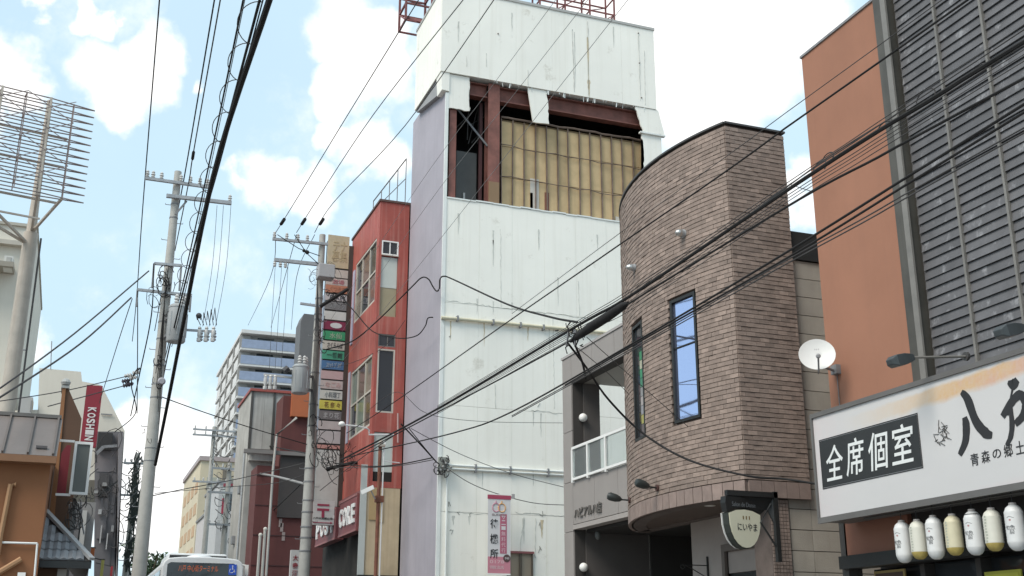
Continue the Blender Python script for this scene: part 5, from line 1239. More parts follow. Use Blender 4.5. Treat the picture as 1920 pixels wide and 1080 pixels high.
for px0, py0 in ((488, 1003), (497, 992)): MB().tube([P(px0-6, 1080, y=40)-Z_*4, P(px0, py0, y=40)], .05, 7).build('post', plain('post_cream', (.46, .44, .40)), wp, True); MB().ball(P(px0+.5, py0, y=40), .07, 8, 6).build('cap', plain('cap_cream', (.6, .56, .5)), wp)
vs_ = thing('upright_sign', 'small white upright sign with dark red characters behind the pole base', 'sign', P(553, 1060, y=38))
p0, p1 = P(546, 1031, y=38), P(560, 1100, y=38); MB().box(p0.x, p1.x, 38, 38.15, p1.z-1, p0.z).build('board', plain('board_white', (.52, .5, .48)), vs_)
for i, ch in enumerate('大衆酒'): lettering(ch, plain('sign_maroon', (.25, .03, .04)), vs_, ((p0.x+p1.x)/2, 37.99, p0.z-.25-.24*i), UC, Z_, NC, .18, .18, .006, .02)
# high-rise
hr = thing('apartment_tower', 'tall grey apartment tower with rows of balconies far down the street', 'building', (16, 130, 0))
HY = 130.0; q130 = lambda px, py, dy=0.: P(px, py, y=HY+dy)
xl = q130(452, 640).x; zt = q130(455, 617).z; xr = q130(572, 640).x+6; FH = (q130(455, 644).z-q130(455, 674).z)
MB().box(xl+1.2, xr, HY+1.2, HY+23, 0, zt-.4).build('body', apart, hr)
MB().box(xl, xr, HY, HY+24, zt-.4, zt).build('roof_slab', slab_m, hr)
nfl = int(zt/FH)
sl_u = unit('slab', slab_m, MB().box(0, xr-xl, 0, 1.2, -.12, .12)); rl_u = unit('balcony_panel', rail_blue, MB().box(.1, xr-xl, 0, .08, 0, 1.0))
ssl = unit('side_slab', slab_m, MB().box(0, 1.2, 1.2, 23, -.16, .16)); srl = unit('side_panel', slab_m, MB().box(0, .08, 0, 3.6, 0, 1.0)); sfin = unit('party_wall', apart, MB().box(-.05, 1.19, -.18, .18, 0, 1.0)); swi = unit('balcony_window', glass_dk, MB().box(-.03, 0, 0, 3.4, .25, 1.75))
fwi = unit('front_window', glass_dk, MB().box(0, 1.9, -.03, 0, .2, 1.7))
for k in range(1, nfl-1):
    z = zt-.4-k*FH
    inst('slab', sl_u, (xl, HY, z), hr); inst('balcony_panel', rl_u, (xl, HY-.04, z+.121), hr)
    inst('side_slab', ssl, (xl, HY, z), hr)
    for j in range(4):
        inst('side_panel', srl, (xl-.02, HY+1.3+j*5.5, z+.121), hr); o = inst('party_wall', sfin, (xl, HY+1.3+j*5.5-.28, z+.121), hr); o.scale.z = FH-.25
        if j % 1 == 0: inst('balcony_window', swi, (xl+1.2, HY+2.2+j*5.5, z), hr)
    for j in range(3): inst('front_window', fwi, (xl+2+j*3.0, HY+1.2, z), hr)
o = MB().box(xl-.4, xl+1.1, HY-.3, HY+1.4, 0, zt-.41).build('corner_column', apart_dark, hr); o.hide_render = False; bpy.data.objects.remove(o)
ds = thing('charcoal_tower', 'plain charcoal slab building rising behind the transformer', 'building', q130(585, 700, -40))
a, b = P(562, 640, y=92), P(612, 590, y=92); MB().prism([(a.x, 92, 0), (a.x, 92, P(562, 602, y=92).z), (P(570, 590, y=92).x, 92, P(570, 588, y=92).z), (b.x, 92, P(570, 588, y=92).z), (b.x, 92, 0)], (0, 2.2, 0)).build('body', plain('charcoal_wall', (.11, .105, .105)), ds)
# straw block
yb = thing('straw_block', 'narrow straw coloured block with tan panels at the end of the street', 'building', (8.8, 95, 0))
YY = 95.0; qy = lambda px, py, dy=0.: P(px, py, y=YY+dy)
xl = qy(371, 940).x; zt = qy(372, 863).z
MB().box(xl, xl+6, YY, YY+14, 0, zt).build('body', yellow_wall, yb)
MB().box(xl-.15, xl+6.1, YY-.15, YY+14.1, zt, zt+.35).build('parapet', plain('parapet_mauve', (.36, .30, .29)), yb)
for k in range(5):
    z = zt-1.3-k*1.75
    for x in (xl+.55, xl+2.3): MB().box(x, x+1.1, YY-.02, YY-.001, z-.85, z).build('window', plain('straw_glass', (.36, .36, .30)), yb); MB().box(x-.05, x+1.15, YY-.12, YY-.0005, z-.98, z-.88).build('sill', plain('sill_dark', (.14, .13, .12)), yb)
    for j in range(4): MB().box(xl-.03, xl-.001, YY+1+j*3.2, YY+3.0+j*3.2, z-1.1, z-.2).build('tan_panel', tan_brick, yb)
MB().box(xl+1.75, xl+2.05, YY-.3, YY-.002, 0, zt-.5).build('downpipe', plain('pipe_olive', (.16, .14, .11)), yb)
# small buildings and fronts filling the far kerb
for i, (px0, px1, py0, Y, c_, lab) in enumerate(((412, 452, 905, 76, (.42, .41, .40), 'pale grey low building beside the straw block at the street end'), (392, 425, 960, 84, (.46, .42, .40), 'pinkish grey low building behind the bus roof'))):
    a, b = P(px0, py0, y=Y), P(px1, py0, y=Y); t = thing('low_building', lab, 'building', (a.x, Y, 0)); MB().box(a.x, b.x+4, Y, Y+8, 0, a.z).build('body', plain('low_wall', c_), t); MB().box(a.x-.1, b.x+4, Y-.1, Y+8, a.z, a.z+.15).build('roof', plain('low_roof', (.2, .19, .18)), t)
    for k in range(3): MB().box(a.x+.4+k*1.0, a.x+1.0+k*1.0, Y-.02, Y-.001, a.z-1.7, a.z-.6).build('window', glass_dk, t)
bn2 = thing('street_banner', 'small white and red vertical shop banner beside the old concrete wall', 'banner', P(426, 930, y=60))
p0, p1 = P(419, 912, y=60), P(428, 975, y=60); MB().box(p0.x, p1.x, 60, 60.05, p1.z, p0.z).build('cloth', plain('cloth_white', (.6, .62, .58)), bn2); MB().box(p0.x-.02, p0.x+.08, 59.96, 59.999, p1.z+.3, p0.z-.6).build('red_stripe', plain('stripe_red', (.4, .05, .08)), bn2); MB().box(p0.x, p1.x+.2, 59.95, 60.1, p0.z, p0.z+.15).build('header', plain('header_red', (.3, .06, .08)), bn2)

# ================================================================== NEAR KERB (left in the photograph)
BRY = 20.0; qb = lambda px, py, dy=0.: P(px, py, y=BRY+dy)
br_ = thing('brown_house', 'brown stucco house with a seamed metal roof and a wall pipe', 'building', (-.5, 20, 0))
xr = qb(84, 960).x; ze = qb(60, 852).z
MB().box(-9, xr, BRY, BRY+1.6, -.5, ze).build('wall', brown_wall, br_)
MB().box(-9, xr+.02, BRY+1.6, BRY+6, -.5, ze+.2).build('rear_wall', brown_dark, br_)
# metal roof: slopes up away from the eave, standing seams
rz0, rz1, dep = ze+.02, qb(60, 782, .9).z, .9
nrm = Vector((0, -(rz1-rz0), dep)).normalized(); sd_ = Vector((0, dep, rz1-rz0))
MB().prism([(-9, BRY-.22, rz0-.06), (xr+.08, BRY-.22, rz0-.06), (xr+.08, BRY+dep, rz1), (-9, BRY+dep, rz1)], nrm*-.05).build('roof', roof_metal, br_)
x = xr+.02
while x > -3.2:
    MB().bar((x, BRY-.22, rz0-.04), (x-.0, BRY+dep, rz1+.02), .03, .05).build('roof_seam', plain('seam_dark', (.12, .10, .09)), br_); x -= .375
MB().box(-9, xr+.08, BRY-.26, BRY-.001, rz0-.18, rz0-.07).build('fascia', plain('fascia_brown', (.24, .12, .06)), br_)
MB().box(-9, xr+.06, BRY+dep-.03, BRY+dep+.1, rz1+.001, rz1+.06).build('ridge_trim', plain('ridge_grey', (.15, .14, .13)), br_)
for k in range(4): MB().bar((xr-.25-.75*k, BRY-.05, rz0+.10), (xr-.08-.75*k, BRY-.05, rz0+.10), .04).build('snow_guard', plain('guard', (.1, .09, .09)), br_)
q = MB(); q.tube([qb(0, 1017, -.05), qb(70, 1019, -.05)], .018, 6); q.tube([qb(70, 1019, -.05), qb(63, 1100, -.05)], .018, 6); q.build('wall_conduit', white_paint, br_)
q = MB(); q.tube([qb(30, 908, -.06), qb(20, 908, -.06), qb(2, 1000, -.06), qb(-4, 1040, -.06)], .04, 7); q.tube([qb(40, 1048, -.06), qb(-10, 1078, -.06)], .045, 7); q.build('drain_pipe', plain('pipe_tan', (.36, .20, .10)), br_)
MB().box(qb(33, 1076, -.1).x, qb(48, 1076, -.1).x, BRY-.1, BRY-.001, qb(40, 1090).z, qb(40, 1074).z).build('vent_cover', lamp_white, br_)
# sleeve wall
sw = thing('sleeve_wall', 'tall brown wedge shaped sleeve wall behind the metal roof', 'wall', (-.3, 23, 0))
q22 = lambda px, py, dy=0.: P(px, py, y=22.6+dy)
pts = [q22(106, 870), q22(117, 728), q22(128, 728), q22(153, 785), q22(152, 870)]
pts = [(p.x, 22.6, p.z) for p in pts]; pts[0] = (pts[0][0], 22.6, .0); pts[-1] = (pts[-1][0], 22.6, .0)
MB().prism(pts, (0, .5, 0)).build('wall', brown_dark, sw)
MB().prism([(pts[0][0], 22.57, 3), (pts[1][0], 22.57, pts[1][2]), (pts[1][0]+.06, 22.57, pts[1][2]), (pts[0][0]+.10, 22.57, 3)], (0, .029, 0)).build('edge_trim', plain('trim_orange', (.30, .13, .05)), sw)
q = MB(); q.box(pts[1][0]-.02, pts[2][0]+.02, 22.55, 23.1, pts[1][2], pts[1][2]+.05); q.lathe([(.07, 0), (.09, .05), (.06, .10), (.01, .13)], q22(123, 722), 12); q.build('top_cap', plain('cap_grey', (.4, .4, .38)), sw)
# projecting sign box
sb = thing('sign_box', 'blank grey sign box in a white frame fixed to the brown house', 'sign', q22(150, 880, -.8))
q21 = lambda px, py, dy=0.: P(px, py, y=21.2+dy)
a, b = q21(129, 927), q21(175, 830); u = Vector((b.x-a.x, 0, 0)); ht = b.z-a.z; wd = b.x-a.x
MB().obox((a.x, 21.2, a.z), (1, .0, 0), Z_, (0, -1, 0), (.04, wd-.04), (.04, ht-.04), (-.22, -.01)).build('box', plain('box_white', (.55, .56, .54)), sb)
q = MB()
for u0, u1, v0, v1 in ((0, wd, 0, .045), (0, wd, ht-.045, ht), (0, .045, .0451, ht-.0451), (wd-.045, wd, .0451, ht-.0451)): q.box(a.x+u0, a.x+u1, 21.16, 21.23, a.z+v0, a.z+v1)
q.build('sign_frame', white_paint, sb)
MB().box(a.x+.05, a.x+wd-.05, 21.185, 21.2, a.z+.05, a.z+ht-.05).build('face', M('blank_face', (.11, .115, .105), .35, .1, 1), sb)
q = MB(); q.bar(q21(104, 927), q21(132, 928), .04); q.bar(q21(112, 826), q21(140, 828), .04); q.build('bracket', white_paint, sb)
rs = thing('red_shop_sign', 'dark red sign panel half hidden behind the blank sign box', 'sign', q21(122, 880, .5))
q = MB(); p0, p1 = q21(106, 925, .5), q21(133, 840, .5); q.prism([(p0.x, 21.7, p0.z), (p0.x, 21.7, p1.z-.1), ((p0.x+p1.x)/2, 21.7, p1.z+.05), (p1.x, 21.7, p1.z+.05), (p1.x, 21.7, p0.z)], (0, .1, 0)); q.build('panel', plain('panel_dark_red', (.20, .02, .03)), rs)
# tiled canopy
tcn = thing('tiled_canopy', 'grey tiled hip canopy with a silver verge below the sign box', 'canopy', (-.2, 19.0, 3))
q19 = lambda px, py, dy=0.: P(px, py, y=20.6+dy)
A_, B_, C_ = q19(84, 962, .9), q19(172, 1052, -.4), q19(70, 1032, -.4)
zE = B_.z; C_ = Vector((C_.x, C_.y, zE)); A_ = Vector(A_)
hp = MB(); hp.add([A_, B_, C_, (C_.x-2, C_.y, zE), (A_.x-2, A_.y, A_.z), (B_.x, 28, zE), (A_.x, 28, A_.z)], [(0, 2, 1), (0, 4, 3, 2), (0, 1, 5, 6)]); hp.build('underlay', dkgrey, tcn)
# tile rows on the street-facing slope, each tile a piece
ed = (Vector((C_.x-1.4, C_.y, zE))); upv = Vector((0, A_.y-C_.y, A_.z-zE)); 
tl = unit('roof_tile', tile_m, MB().add([(-.06, -.02, .0), (.0, -.02, .028), (.06, -.02, .0), (-.06, .27, .0), (0, .27, .028), (.06, .27, 0), (-.06, -.02, -.02), (.06, -.02, -.02)], [(0, 1, 4, 3), (1, 2, 5, 4), (0, 6, 7, 2, 1)]))
tilt = math.atan2(upv.z, upv.y)
nr = max(3, int(upv.length/.24))
for r_ in range(nr):
    f_ = r_/nr; xe = B_.x+(A_.x-B_.x)*(f_+.12); x = C_.x-.2
    while x < xe-.05:
        inst('roof_tile', tl, Vector((x, C_.y, zE))+upv*f_+Vector((0, 0, .03)), tcn, (tilt, 0, 0)); x += .122
MB().bar(A_+Vector((0, -.03, .05)), B_+Vector((0, -.03, .03)), .09, .05).build('verge', silver, tcn)
MB().box(C_.x-2, B_.x, C_.y-.03, C_.y+.05, zE-.12, zE-.01).build('eave_board', black_m, tcn)
MB().box(-3, B_.x-.35, C_.y+.35, C_.y+1.2, -.3, zE-.12).build('wall_below', brown_dark, tcn)
MB().box(B_.x-.5, B_.x-.36, C_.y+.2, C_.y+.34, 0, zE-.121).build('post', plain('post_pale', (.34, .32, .29)), tcn)
# fascia building with vertical red sign
kb = thing('cream_building', 'cream building with sloping parapet and charcoal lower front', 'building', (-1, 44, 0))
KY = 44.0; qk = lambda px, py, dy=0.: P(px, py, y=KY+dy)
def pz(px, py, dy=0.): p = qk(px, py, dy); return (p.x, KY+dy, p.z)
MB().prism([pz(66, 900), pz(74, 690), pz(152, 697), pz(154, 715), pz(190, 722), pz(234, 808), pz(228, 900)], (0, 9, 0)).build('upper_wall', beige_wall, kb)
MB().prism([pz(-30, 900), pz(-25, 772), pz(72, 768), pz(66, 900)], (0, 6, 0)).build('low_wing', beige_wall, kb)
q = MB(); q.prism([pz(176, 1120, -.02), pz(178, 809, -.02), pz(231, 809, -.02), pz(212, 1120, -.02)], (0, .0195, 0)); q.build('lower_front', grey_front, kb)
MB().prism([pz(219, 1120, -.5), pz(222, 812, -.5), pz(232, 812, -.5), pz(215, 1120, -.5)], (0, .47, 0)).build('side_fin', plain('fin_grey', (.22, .205, .21)), kb)
for k, (y0, y1, x0, x1, d_) in enumerate(((812, 843, 181, 212, .2), (846, 884, 180, 221, .03), (888, 930, 182, 206, .12), (905, 962, 207, 219, .05), (934, 1010, 181, 204, .08), (968, 1060, 205, 216, .03))):
    a, b = qk(x0, y1, -d_), qk(x1, y0, -d_); MB().box(a.x, b.x, KY-d_-.01, KY-.0205, a.z, b.z).build('front_panel', plain('front_panel', [(.03, .028, .028), (.20, .18, .185), (.07, .065, .066), (.17, .16, .165), (.15, .14, .145), (.10, .095, .1)][k]), kb)
q = MB(); q.bar(qk(180, 852, -.35), qk(194, 838, -.35), .12); q.bar(qk(194, 838, -.35), qk(220, 836, -.35), .10); q.build('front_pipe', galv_dk, kb)
MB().bar(qk(184, 930, -.3), qk(226, 898, -.3), .05).build('front_strut', black_m, kb)
loops('wall_cables', kb, qk(200, 925, -.5), .35, .9, 30, .1, .5, cable_g, .022)
for i_, (x0, y0, wd_, ht_, c_) in enumerate(((192, 905, 9, 6, .3), (184, 955, 7, 9, .4), (198, 1000, 5, 30, .42), (186, 985, 6, 34, .34), (208, 985, 6, 12, .25), (176, 920, 8, 5, .3))):
    a, b = qk(x0, y0+ht_, -.4), qk(x0+wd_, y0, -.4); MB().box(a.x, b.x, KY-.42, KY-.13, a.z, b.z).build('wall_box', plain('wall_box_tone', (c_, c_*.97, c_*.95)), kb)
p = qk(200, 777, -.05); MB().bar(p-X_*.2, p+X_*.2, .04).build('wall_fitting', galv_dk, kb)
a, b = qk(33, 770, -.3), qk(62, 745, -.3); ac = MB().box(a.x, b.x, KY-.3, KY+.8, a.z-.1, b.z).build('roof_plant', plain('plant_grey', (.42, .41, .39)), kb); MB().box(a.x+.45, b.x-.05, KY-.33, KY-.301, a.z, b.z-.12).build('plant_grille', plain('grille_grey', (.25, .25, .24)), ac)
MB().tube([qk(95, 692), qk(97, 640)], .02, 5).build('aerial', galv, kb)
ks = thing('vertical_sign', 'tall dark red vertical sign with white letters KOSHIN', 'sign', qk(170, 780, -3))
q41 = lambda px, py, dy=0.: P(px, py, y=41+dy)
a, b = q41(156.5, 776), q41(187, 776); a.z = q41(170, 838).z+1; b.z = q41(170, 722).z; MB().box(a.x, b.x, 41, 41.25, a.z-1, b.z).build('board', red_sign, ks)
hh = (q41(170, 763).z-q41(170, 827).z)/6
for i, ch in enumerate('KOSHIN'): lettering(ch, plain('koshin_white', (.66, .62, .6)), ks, ((a.x+b.x)/2-.0, 40.985, q41(170, 763).z-hh*(i+.5)), -Z_, X_, NC, hh*.84, (b.x-a.x)*.52, .012, .03)
# pale building with cooling unit at the edge of the photo
pb = thing('pale_building', 'pale beige building with a cooling unit on its upper ledge', 'building', (-5, 40, 0))
q38 = lambda px, py, dy=0.: P(px, py, y=46+dy)
xr = q38(46, 600).x; zt = q38(30, 424).z
MB().box(-20, xr, 46, 58, 0, zt).build('body', beige_wall, pb)
MB().box(-20, xr+.05, 45.9, 58, zt+.001, zt+.12).build('parapet_cap', plain('cap_beige', (.42, .39, .33)), pb)
MB().box(-20, xr+.02, 45.7, 45.999, q38(0, 460).z, q38(0, 452).z).build('cornice', plain('cornice', (.45, .41, .35)), pb)
MB().box(-20, q38(28, 505).x, 45.0, 45.999, q38(0, 512).z, q38(0, 503).z).build('ledge', plain('ledge_dark2', (.30, .27, .22)), pb)
a, b = q38(6, 500, -.7), q38(26, 482, -.7); acu = MB().box(a.x, b.x, 45.2, 45.8, q38(6, 503, -.7).z, b.z).build('cooling_unit', plain('unit_white', (.58, .57, .53)), pb); MB().box(a.x+.08, b.x-.08, 45.17, 45.199, a.z+.05, b.z-.06).build('unit_grille', plain('unit_grey', (.40, .39, .36)), acu)
MB().bar(q38(35, 655), q38(50, 657), .05).build('wall_bracket', galv_dk, pb)
# billboard lattice on a pole
lt = thing('billboard_tower', 'tall rusty lattice frame of a bare billboard on a cream pole', 'steel frame', P(14, 760, y=36))
TW = 36.0; c0, c1 = P(14, 760, y=TW), P(75, 350, y=TW); ctr = P(66, 380, y=TW)
tower_m = M('tower_cream', (.46, .41, .35), .7, .15, 2, .35, (.24, .14, .09)); lat_m = M('tower_rust', (.27, .215, .20), .65, .3, 2)
xb = P(40, 570, y=TW).x
MB().tube([(xb, TW, 0), (xb, TW, ctr.z-1.0)], [.25, .21], 16).build('mast', tower_m, lt, True)
MB().tube([(xb, TW, ctr.z-1.0), (xb, TW, ctr.z+.2), (xb+.02, TW, P(100, 190, y=TW).z)], [.15, .12, .08], 12).build('mast_top', tower_m, lt, True)
E1 = P(178, 208, y=34.2); E0 = P(0, 165, z=E1.z+0.0); ud = (E0-E1); ud.z = 0; ud.normalize(); nd = Vector((-ud.y, ud.x, 0))
zt_, zb_ = E1.z, P(152, 380, y=34.2).z; Ln = 9.0
nrow = 14
for k in range(nrow):
    z = zt_+(zb_-zt_)*k/(nrow-1); e = Vector((E1.x, E1.y, z)); dd = .15
    q = MB(); q.tube([e, e+ud*1.3+nd*dd, e+ud*Ln+nd*dd], .02, 5); q.tube([e, e+ud*1.3-nd*dd, e+ud*Ln-nd*dd], .02, 5); q.build('lattice_rail', lat_m, lt)
for j, s in enumerate((.62, 1.3, 1.98, 2.66, 3.34, 4.5, 6.0, 7.5)):
    for d in (-.15, .15):
        base = Vector((E1.x, E1.y, 0))+ud*s+nd*d*min(1, s/1.3); q = MB(); q.bar(base+Z_*zb_, base+Z_*(zt_+.02), .06 if j in (1, 3) else .028); q.build('lattice_post', tower_m if j in (1, 3) else lat_m, lt)
    for k in range(0, nrow, 3):
        z = zt_+(zb_-zt_)*k/(nrow-1); c = Vector((E1.x, E1.y, z))+ud*s; MB().bar(c-nd*.15*min(1, s/1.3), c+nd*.15*min(1, s/1.3), .035).build('lattice_tie', lat_m, lt)
ss_ = [.62, 1.98, 3.34, 4.5, 6.0]
for a, b in zip(ss_, ss_[1:]):
    for k in range(0, nrow-2, 3):
        z0, z1 = zt_+(zb_-zt_)*k/(nrow-1), zt_+(zb_-zt_)*(k+3)/(nrow-1); o = Vector((E1.x, E1.y, 0))+nd*.3
        MB().bar(o+ud*a+Z_*z0, o+ud*b+Z_*z1, .018).build('lattice_brace', lat_m, lt); MB().bar(o+ud*b+Z_*z0, o+ud*a+Z_*z1, .018).build('lattice_brace', lat_m, lt)
for k in (4, 8, 13):
    z = zt_+(zb_-zt_)*k/(nrow-1); MB().bar(Vector((E1.x, E1.y, z))+ud*.6-nd*.45, Vector((E1.x, E1.y, z))+ud*Ln-nd*.45, .06).build('lattice_beam', tower_m, lt)
mt = Vector((xb, TW, ctr.z-1.2))
for s in (.62, 1.3, 3.3, 5.0):
    o = Vector((E1.x, E1.y, zb_))+ud*s; MB().bar(o, mt+Z_*(.2 if s < 2 else -.2), .07).build('strut', tower_m, lt)
MB().bar(Vector((E1.x, E1.y, zb_-.75))+ud*1.15, Vector((E1.x, E1.y, zb_-.75))+ud*3.5, .05).build('strut', tower_m, lt)
MB().tube([(xb+.36, TW-.2, 2), (xb+.31, TW-.2, ctr.z-1.2)], .03, 5).build('riser_cable', cable_g, lt)

loops('bracket_cables', sb, P(140, 955, y=21.5), .12, .22, 22, .05, .16, cable_g, .012)
q = MB()
for k in range(7): q.bar(P(128+k*4+random.uniform(-3, 3), 945+random.uniform(-10, 10), y=21.6), P(134+k*4+random.uniform(-6, 6), 985+random.uniform(-10, 20), y=21.8), .02)
q.build('bracket_struts', galv, sb, stuff=True)
# shop clutter under the near kerb canopy
for i, (px0, px1, y0, y1, Y, c_, nm, lab, cat) in enumerate(((120, 128, 1020, 1035, 27, (.42, .36, .3), 'shop_sign_board', 'small beige shop sign below the tiled canopy edge', 'sign'), (168, 178, 1028, 1050, 30, (.5, .14, .04), 'orange_sign', 'small orange sign hanging under the canopy end', 'sign'),
                                          (185, 196, 1050, 1100, 34, (.5, .45, .12), 'yellow_sign', 'yellow and white sign low beside the charcoal front', 'sign'), (205, 216, 1035, 1060, 46, (.08, .10, .28), 'blue_sign', 'small dark blue sign at the foot of the charcoal front', 'sign'), (203, 212, 1062, 1110, 40, (.42, .04, .05), 'red_sign_board', 'narrow red sign near the second pole foot', 'sign'))):
    a, b = P(px0, y1, y=Y), P(px1, y0, y=Y); t = thing(nm, lab, cat, (a.x, Y, a.z)); MB().box(a.x, b.x, Y, Y+.12, a.z, b.z).build('board', plain(nm+'_face', c_), t); MB().box(a.x-.015, b.x+.015, Y+.01, Y+.13, b.z, b.z+.03).build('top_edge', dkgrey, t); MB().bar(((a.x+b.x)/2, Y+.06, b.z), ((a.x+b.x)/2-.5, Y+.06, b.z+.1), .03).build('bracket', dkgrey, t)
lbx = thing('grey_shopfronts', 'dim grey shop row between the canopy and the charcoal front', 'building', (-.5, 30, 0))
a = P(150, 940, y=30); MB().box(-6, P(177, 960, y=30).x, 29, 43, 0, P(150, 950, y=30).z).build('body', plain('shop_grey', (.24, .225, .215)), lbx)
for k in range(3): MB().box(P(177, 960, y=30).x-.02, P(177, 960, y=30).x+.02, 30+k*4, 32.5+k*4, 1.5, 3.0).build('window', glass_dk, lbx)
for k, px0 in enumerate((120, 138, 150)): MB().box(P(px0, 1000, y=28.9).x, P(px0+9, 1000, y=28.9).x, 28.85, 28.999, 1.0, P(px0, 945+k*6, y=28.9).z).build('front_panel', plain('panel_mix', [(.4, .37, .33), (.14, .13, .13), (.45, .43, .40)][k]), lbx)

# ------------------------------------------------------------------ trees beyond the bus
def tree(px0, py0, Y, r, label, n=900):
    p = P(px0, py0, y=Y); t = thing('street_tree', label, 'tree', (p.x, Y, gz(Y)), 'trees at the end of the street'); h = p.z
    q = MB(); q.tube([(p.x, Y, 0), (p.x+.1, Y, h*.45), (p.x, Y, h*.8)], [.22, .15, .05], 8)
    for k in range(6): a_ = k*1.05; q.tube([(p.x, Y, h*(.4+.06*k)), (p.x+math.cos(a_)*r*.6, Y+math.sin(a_)*r*.6, h*(.6+.06*k))], [.08, .02], 5)
    q.build('trunk', bark, t)
    q = MB(); cl_ = [(random.gauss(0, r*.42), random.gauss(0, r*.42), h*random.uniform(.42, .95)) for _ in range(16)]
    for k in range(n):
        cx_, cy_, cz_ = random.choice(cl_); s = random.uniform(.09, .2); sc2 = 1-.6*max(0, (cz_/h-.6))
        o = Vector((p.x+cx_*sc2+random.gauss(0, r*.17), Y+cy_*sc2+random.gauss(0, r*.17), cz_+random.gauss(0, r*.22)))
        u = Vector((random.gauss(0, 1), random.gauss(0, 1), random.gauss(0, 1))).normalized(); v = u.orthogonal().normalized()
        q.add([o-u*s, o+v*s*.5, o+u*s, o-v*s*.5], [(0, 1, 2, 3)])
    q.build('crown', leafm, t, stuff=True)
tree(283, 1020, 70, 1.3, 'dark green tree with a narrow top just past the concrete pole', 1500); tree(306, 1040, 78, 1.2, 'smaller rounded tree showing beside the bus roof', 1100)

# ================================================================== WIRES
GL, GR, GH, GD = 'cables along the near kerb', 'cables running along the far kerb', 'high wires on the pole crossarms', 'service drops to the buildings'
def wire(pts, r, label, group, mat=None, name='overhead_cable', sub=6):
    """pts: (px, py, axis, value) surveyed on real planes, joined by a smooth curve"""
    q = [P(a, b, **{ax: v}) for a, b, ax, v in pts]; o = []
    for i in range(len(q)-1):
        p0, p1, p2, p3 = q[max(0, i-1)], q[i], q[i+1], q[min(len(q)-1, i+2)]
        for j in range(sub):
            t_ = j/sub; o.append(.5*((2*p1)+(p2-p0)*t_+(2*p0-5*p1+4*p2-p3)*t_*t_+(3*p1-p0-3*p2+p3)*t_**3))
    o.append(q[-1])
    if pts[0][0] > 1920 or pts[0][1] < 0: o = [q[0]+(q[0]-q[1]).normalized()*28]+o if (q[0]-q[1]).length > 2.5 else [q[1]+(q[1]-q[2]).normalized()*28, q[1]]+o[sub+1:]   # on to the next pole behind the camera
    w_ = MB().tube(o, r, 6).build(name, mat or cable_m, None, True); return tag(w_, label, 'cable', group)
# near kerb, running down the street past the pole
wire([(512, -25, 'z', 7.8), (505, 0, 'z', 7.8), (400, 330, 'y', 15.3), (345, 600, 'y', 20.5), (318, 738, 'y', 24.2), (291, 872, 'y', 26.75)], .035, 'thickest black cable of all, sweeping from the sky down past the transformer', GL)
wire([(493, -25, 'z', 8.5), (487, 0, 'z', 8.5), (405, 310, 'z', 8.5), (365, 460, 'z', 8.5), (318, 650, 'z', 8.5), (300, 740, 'z', 8.5)], .017, 'black cable with a wire coil hung along it beside the thickest one', GL)
wire([(499, -25, 'z', 8.52), (493, 0, 'z', 8.52), (411, 310, 'z', 8.52), (369, 460, 'z', 8.52), (322, 650, 'z', 8.5)], .009, 'thin carrier wire between coiled cable and thickest black cable', GL)
wire([(462, -25, 'z', 9.4), (456, 0, 'z', 9.4), (400, 270, 'z', 9.4), (350, 500, 'z', 9.4), (305, 690, 'z', 9.4)], .013, 'plain dark cable just outside the coiled cable', GL)
wire([(464, -25, 'z', 9.6), (459, 0, 'z', 9.6), (408, 250, 'z', 9.6), (372, 420, 'z', 9.6)], .006, 'faint thin wire close to the plain dark cable', GL, cable_g)
co_ = MB(); cc_ = []
q0 = [P(487, 0, z=8.5), P(405, 310, z=8.5), P(345, 540, z=8.5), P(305, 700, z=8.5)]
line = [q0[0].lerp(q0[1], i/40) for i in range(40)]+[q0[1].lerp(q0[2], i/30) for i in range(30)]
tot = 0; prev = None
dirv = (q0[1]-q0[0]).normalized(); side = dirv.cross(Z_).normalized()
Ltot = (q0[2]-q0[0]).length; s_ = 0; pts = []
while s_ < Ltot:
    c = q0[0].lerp(q0[1], min(1, s_/(q0[1]-q0[0]).length)) if s_ < (q0[1]-q0[0]).length else q0[1].lerp(q0[2], (s_-(q0[1]-q0[0]).length)/max(.01, (q0[2]-q0[1]).length))
    a_ = s_*2*math.pi/1.0; rr = .155
    pts.append(c-side*.085+side*.105*math.cos(a_)+Z_*(.10*math.sin(a_)-.02)); s_ += .06
tag(MB().tube(pts, .0065, 5).build('wire_coil', cable_g, None, True), 'loose wire coil wound around the cable next to the thickest one', 'cable')
wire([(301, -25, 'z', 12.4), (299, 0, 'z', 12.4), (272, 333, 'z', 12.4), (264, 440, 'z', 12.4), (256, 560, 'z', 12.4), (248, 640, 'z', 12.4)], .013, 'single wire on the outer crossarm end of the near kerb pole', GH)
wire([(405, -20, 'z', 12.3), (402, 0, 'z', 12.3), (345, 335, 'z', 12.3), (318, 470, 'z', 12.3), (290, 620, 'z', 12.3)], .014, 'wire crossing just beside the top of the near kerb pole', GH)
wire([(416, -20, 'z', 12.3), (413, 0, 'z', 12.3), (362, 290, 'z', 12.3), (354, 341, 'z', 12.25), (328, 470, 'z', 12.2)], .013, 'wire with a dark sleeve above the near kerb crossarm', GH, cable_g)
tag(MB().tube([P(363, 285, z=12.3), P(361, 298, z=12.3)], .035, 6).build('wire_sleeve', cable_m), 'dark sleeve on the wire above the crossarm', 'sleeve')
for k, (x0, x1) in enumerate(((404, 388), (416, 400), (430, 412))):
    wire([(x0+3, 385, 'y', 26.8), (x0-6, 500, 'y', 26.75), (x1-8, 612, 'y', 26.7)], .006, ('first', 'second', 'third')[k]+' thin drop wire from lower crossarm towards the cutout switches', 'drop wires on the pole', cable_g)
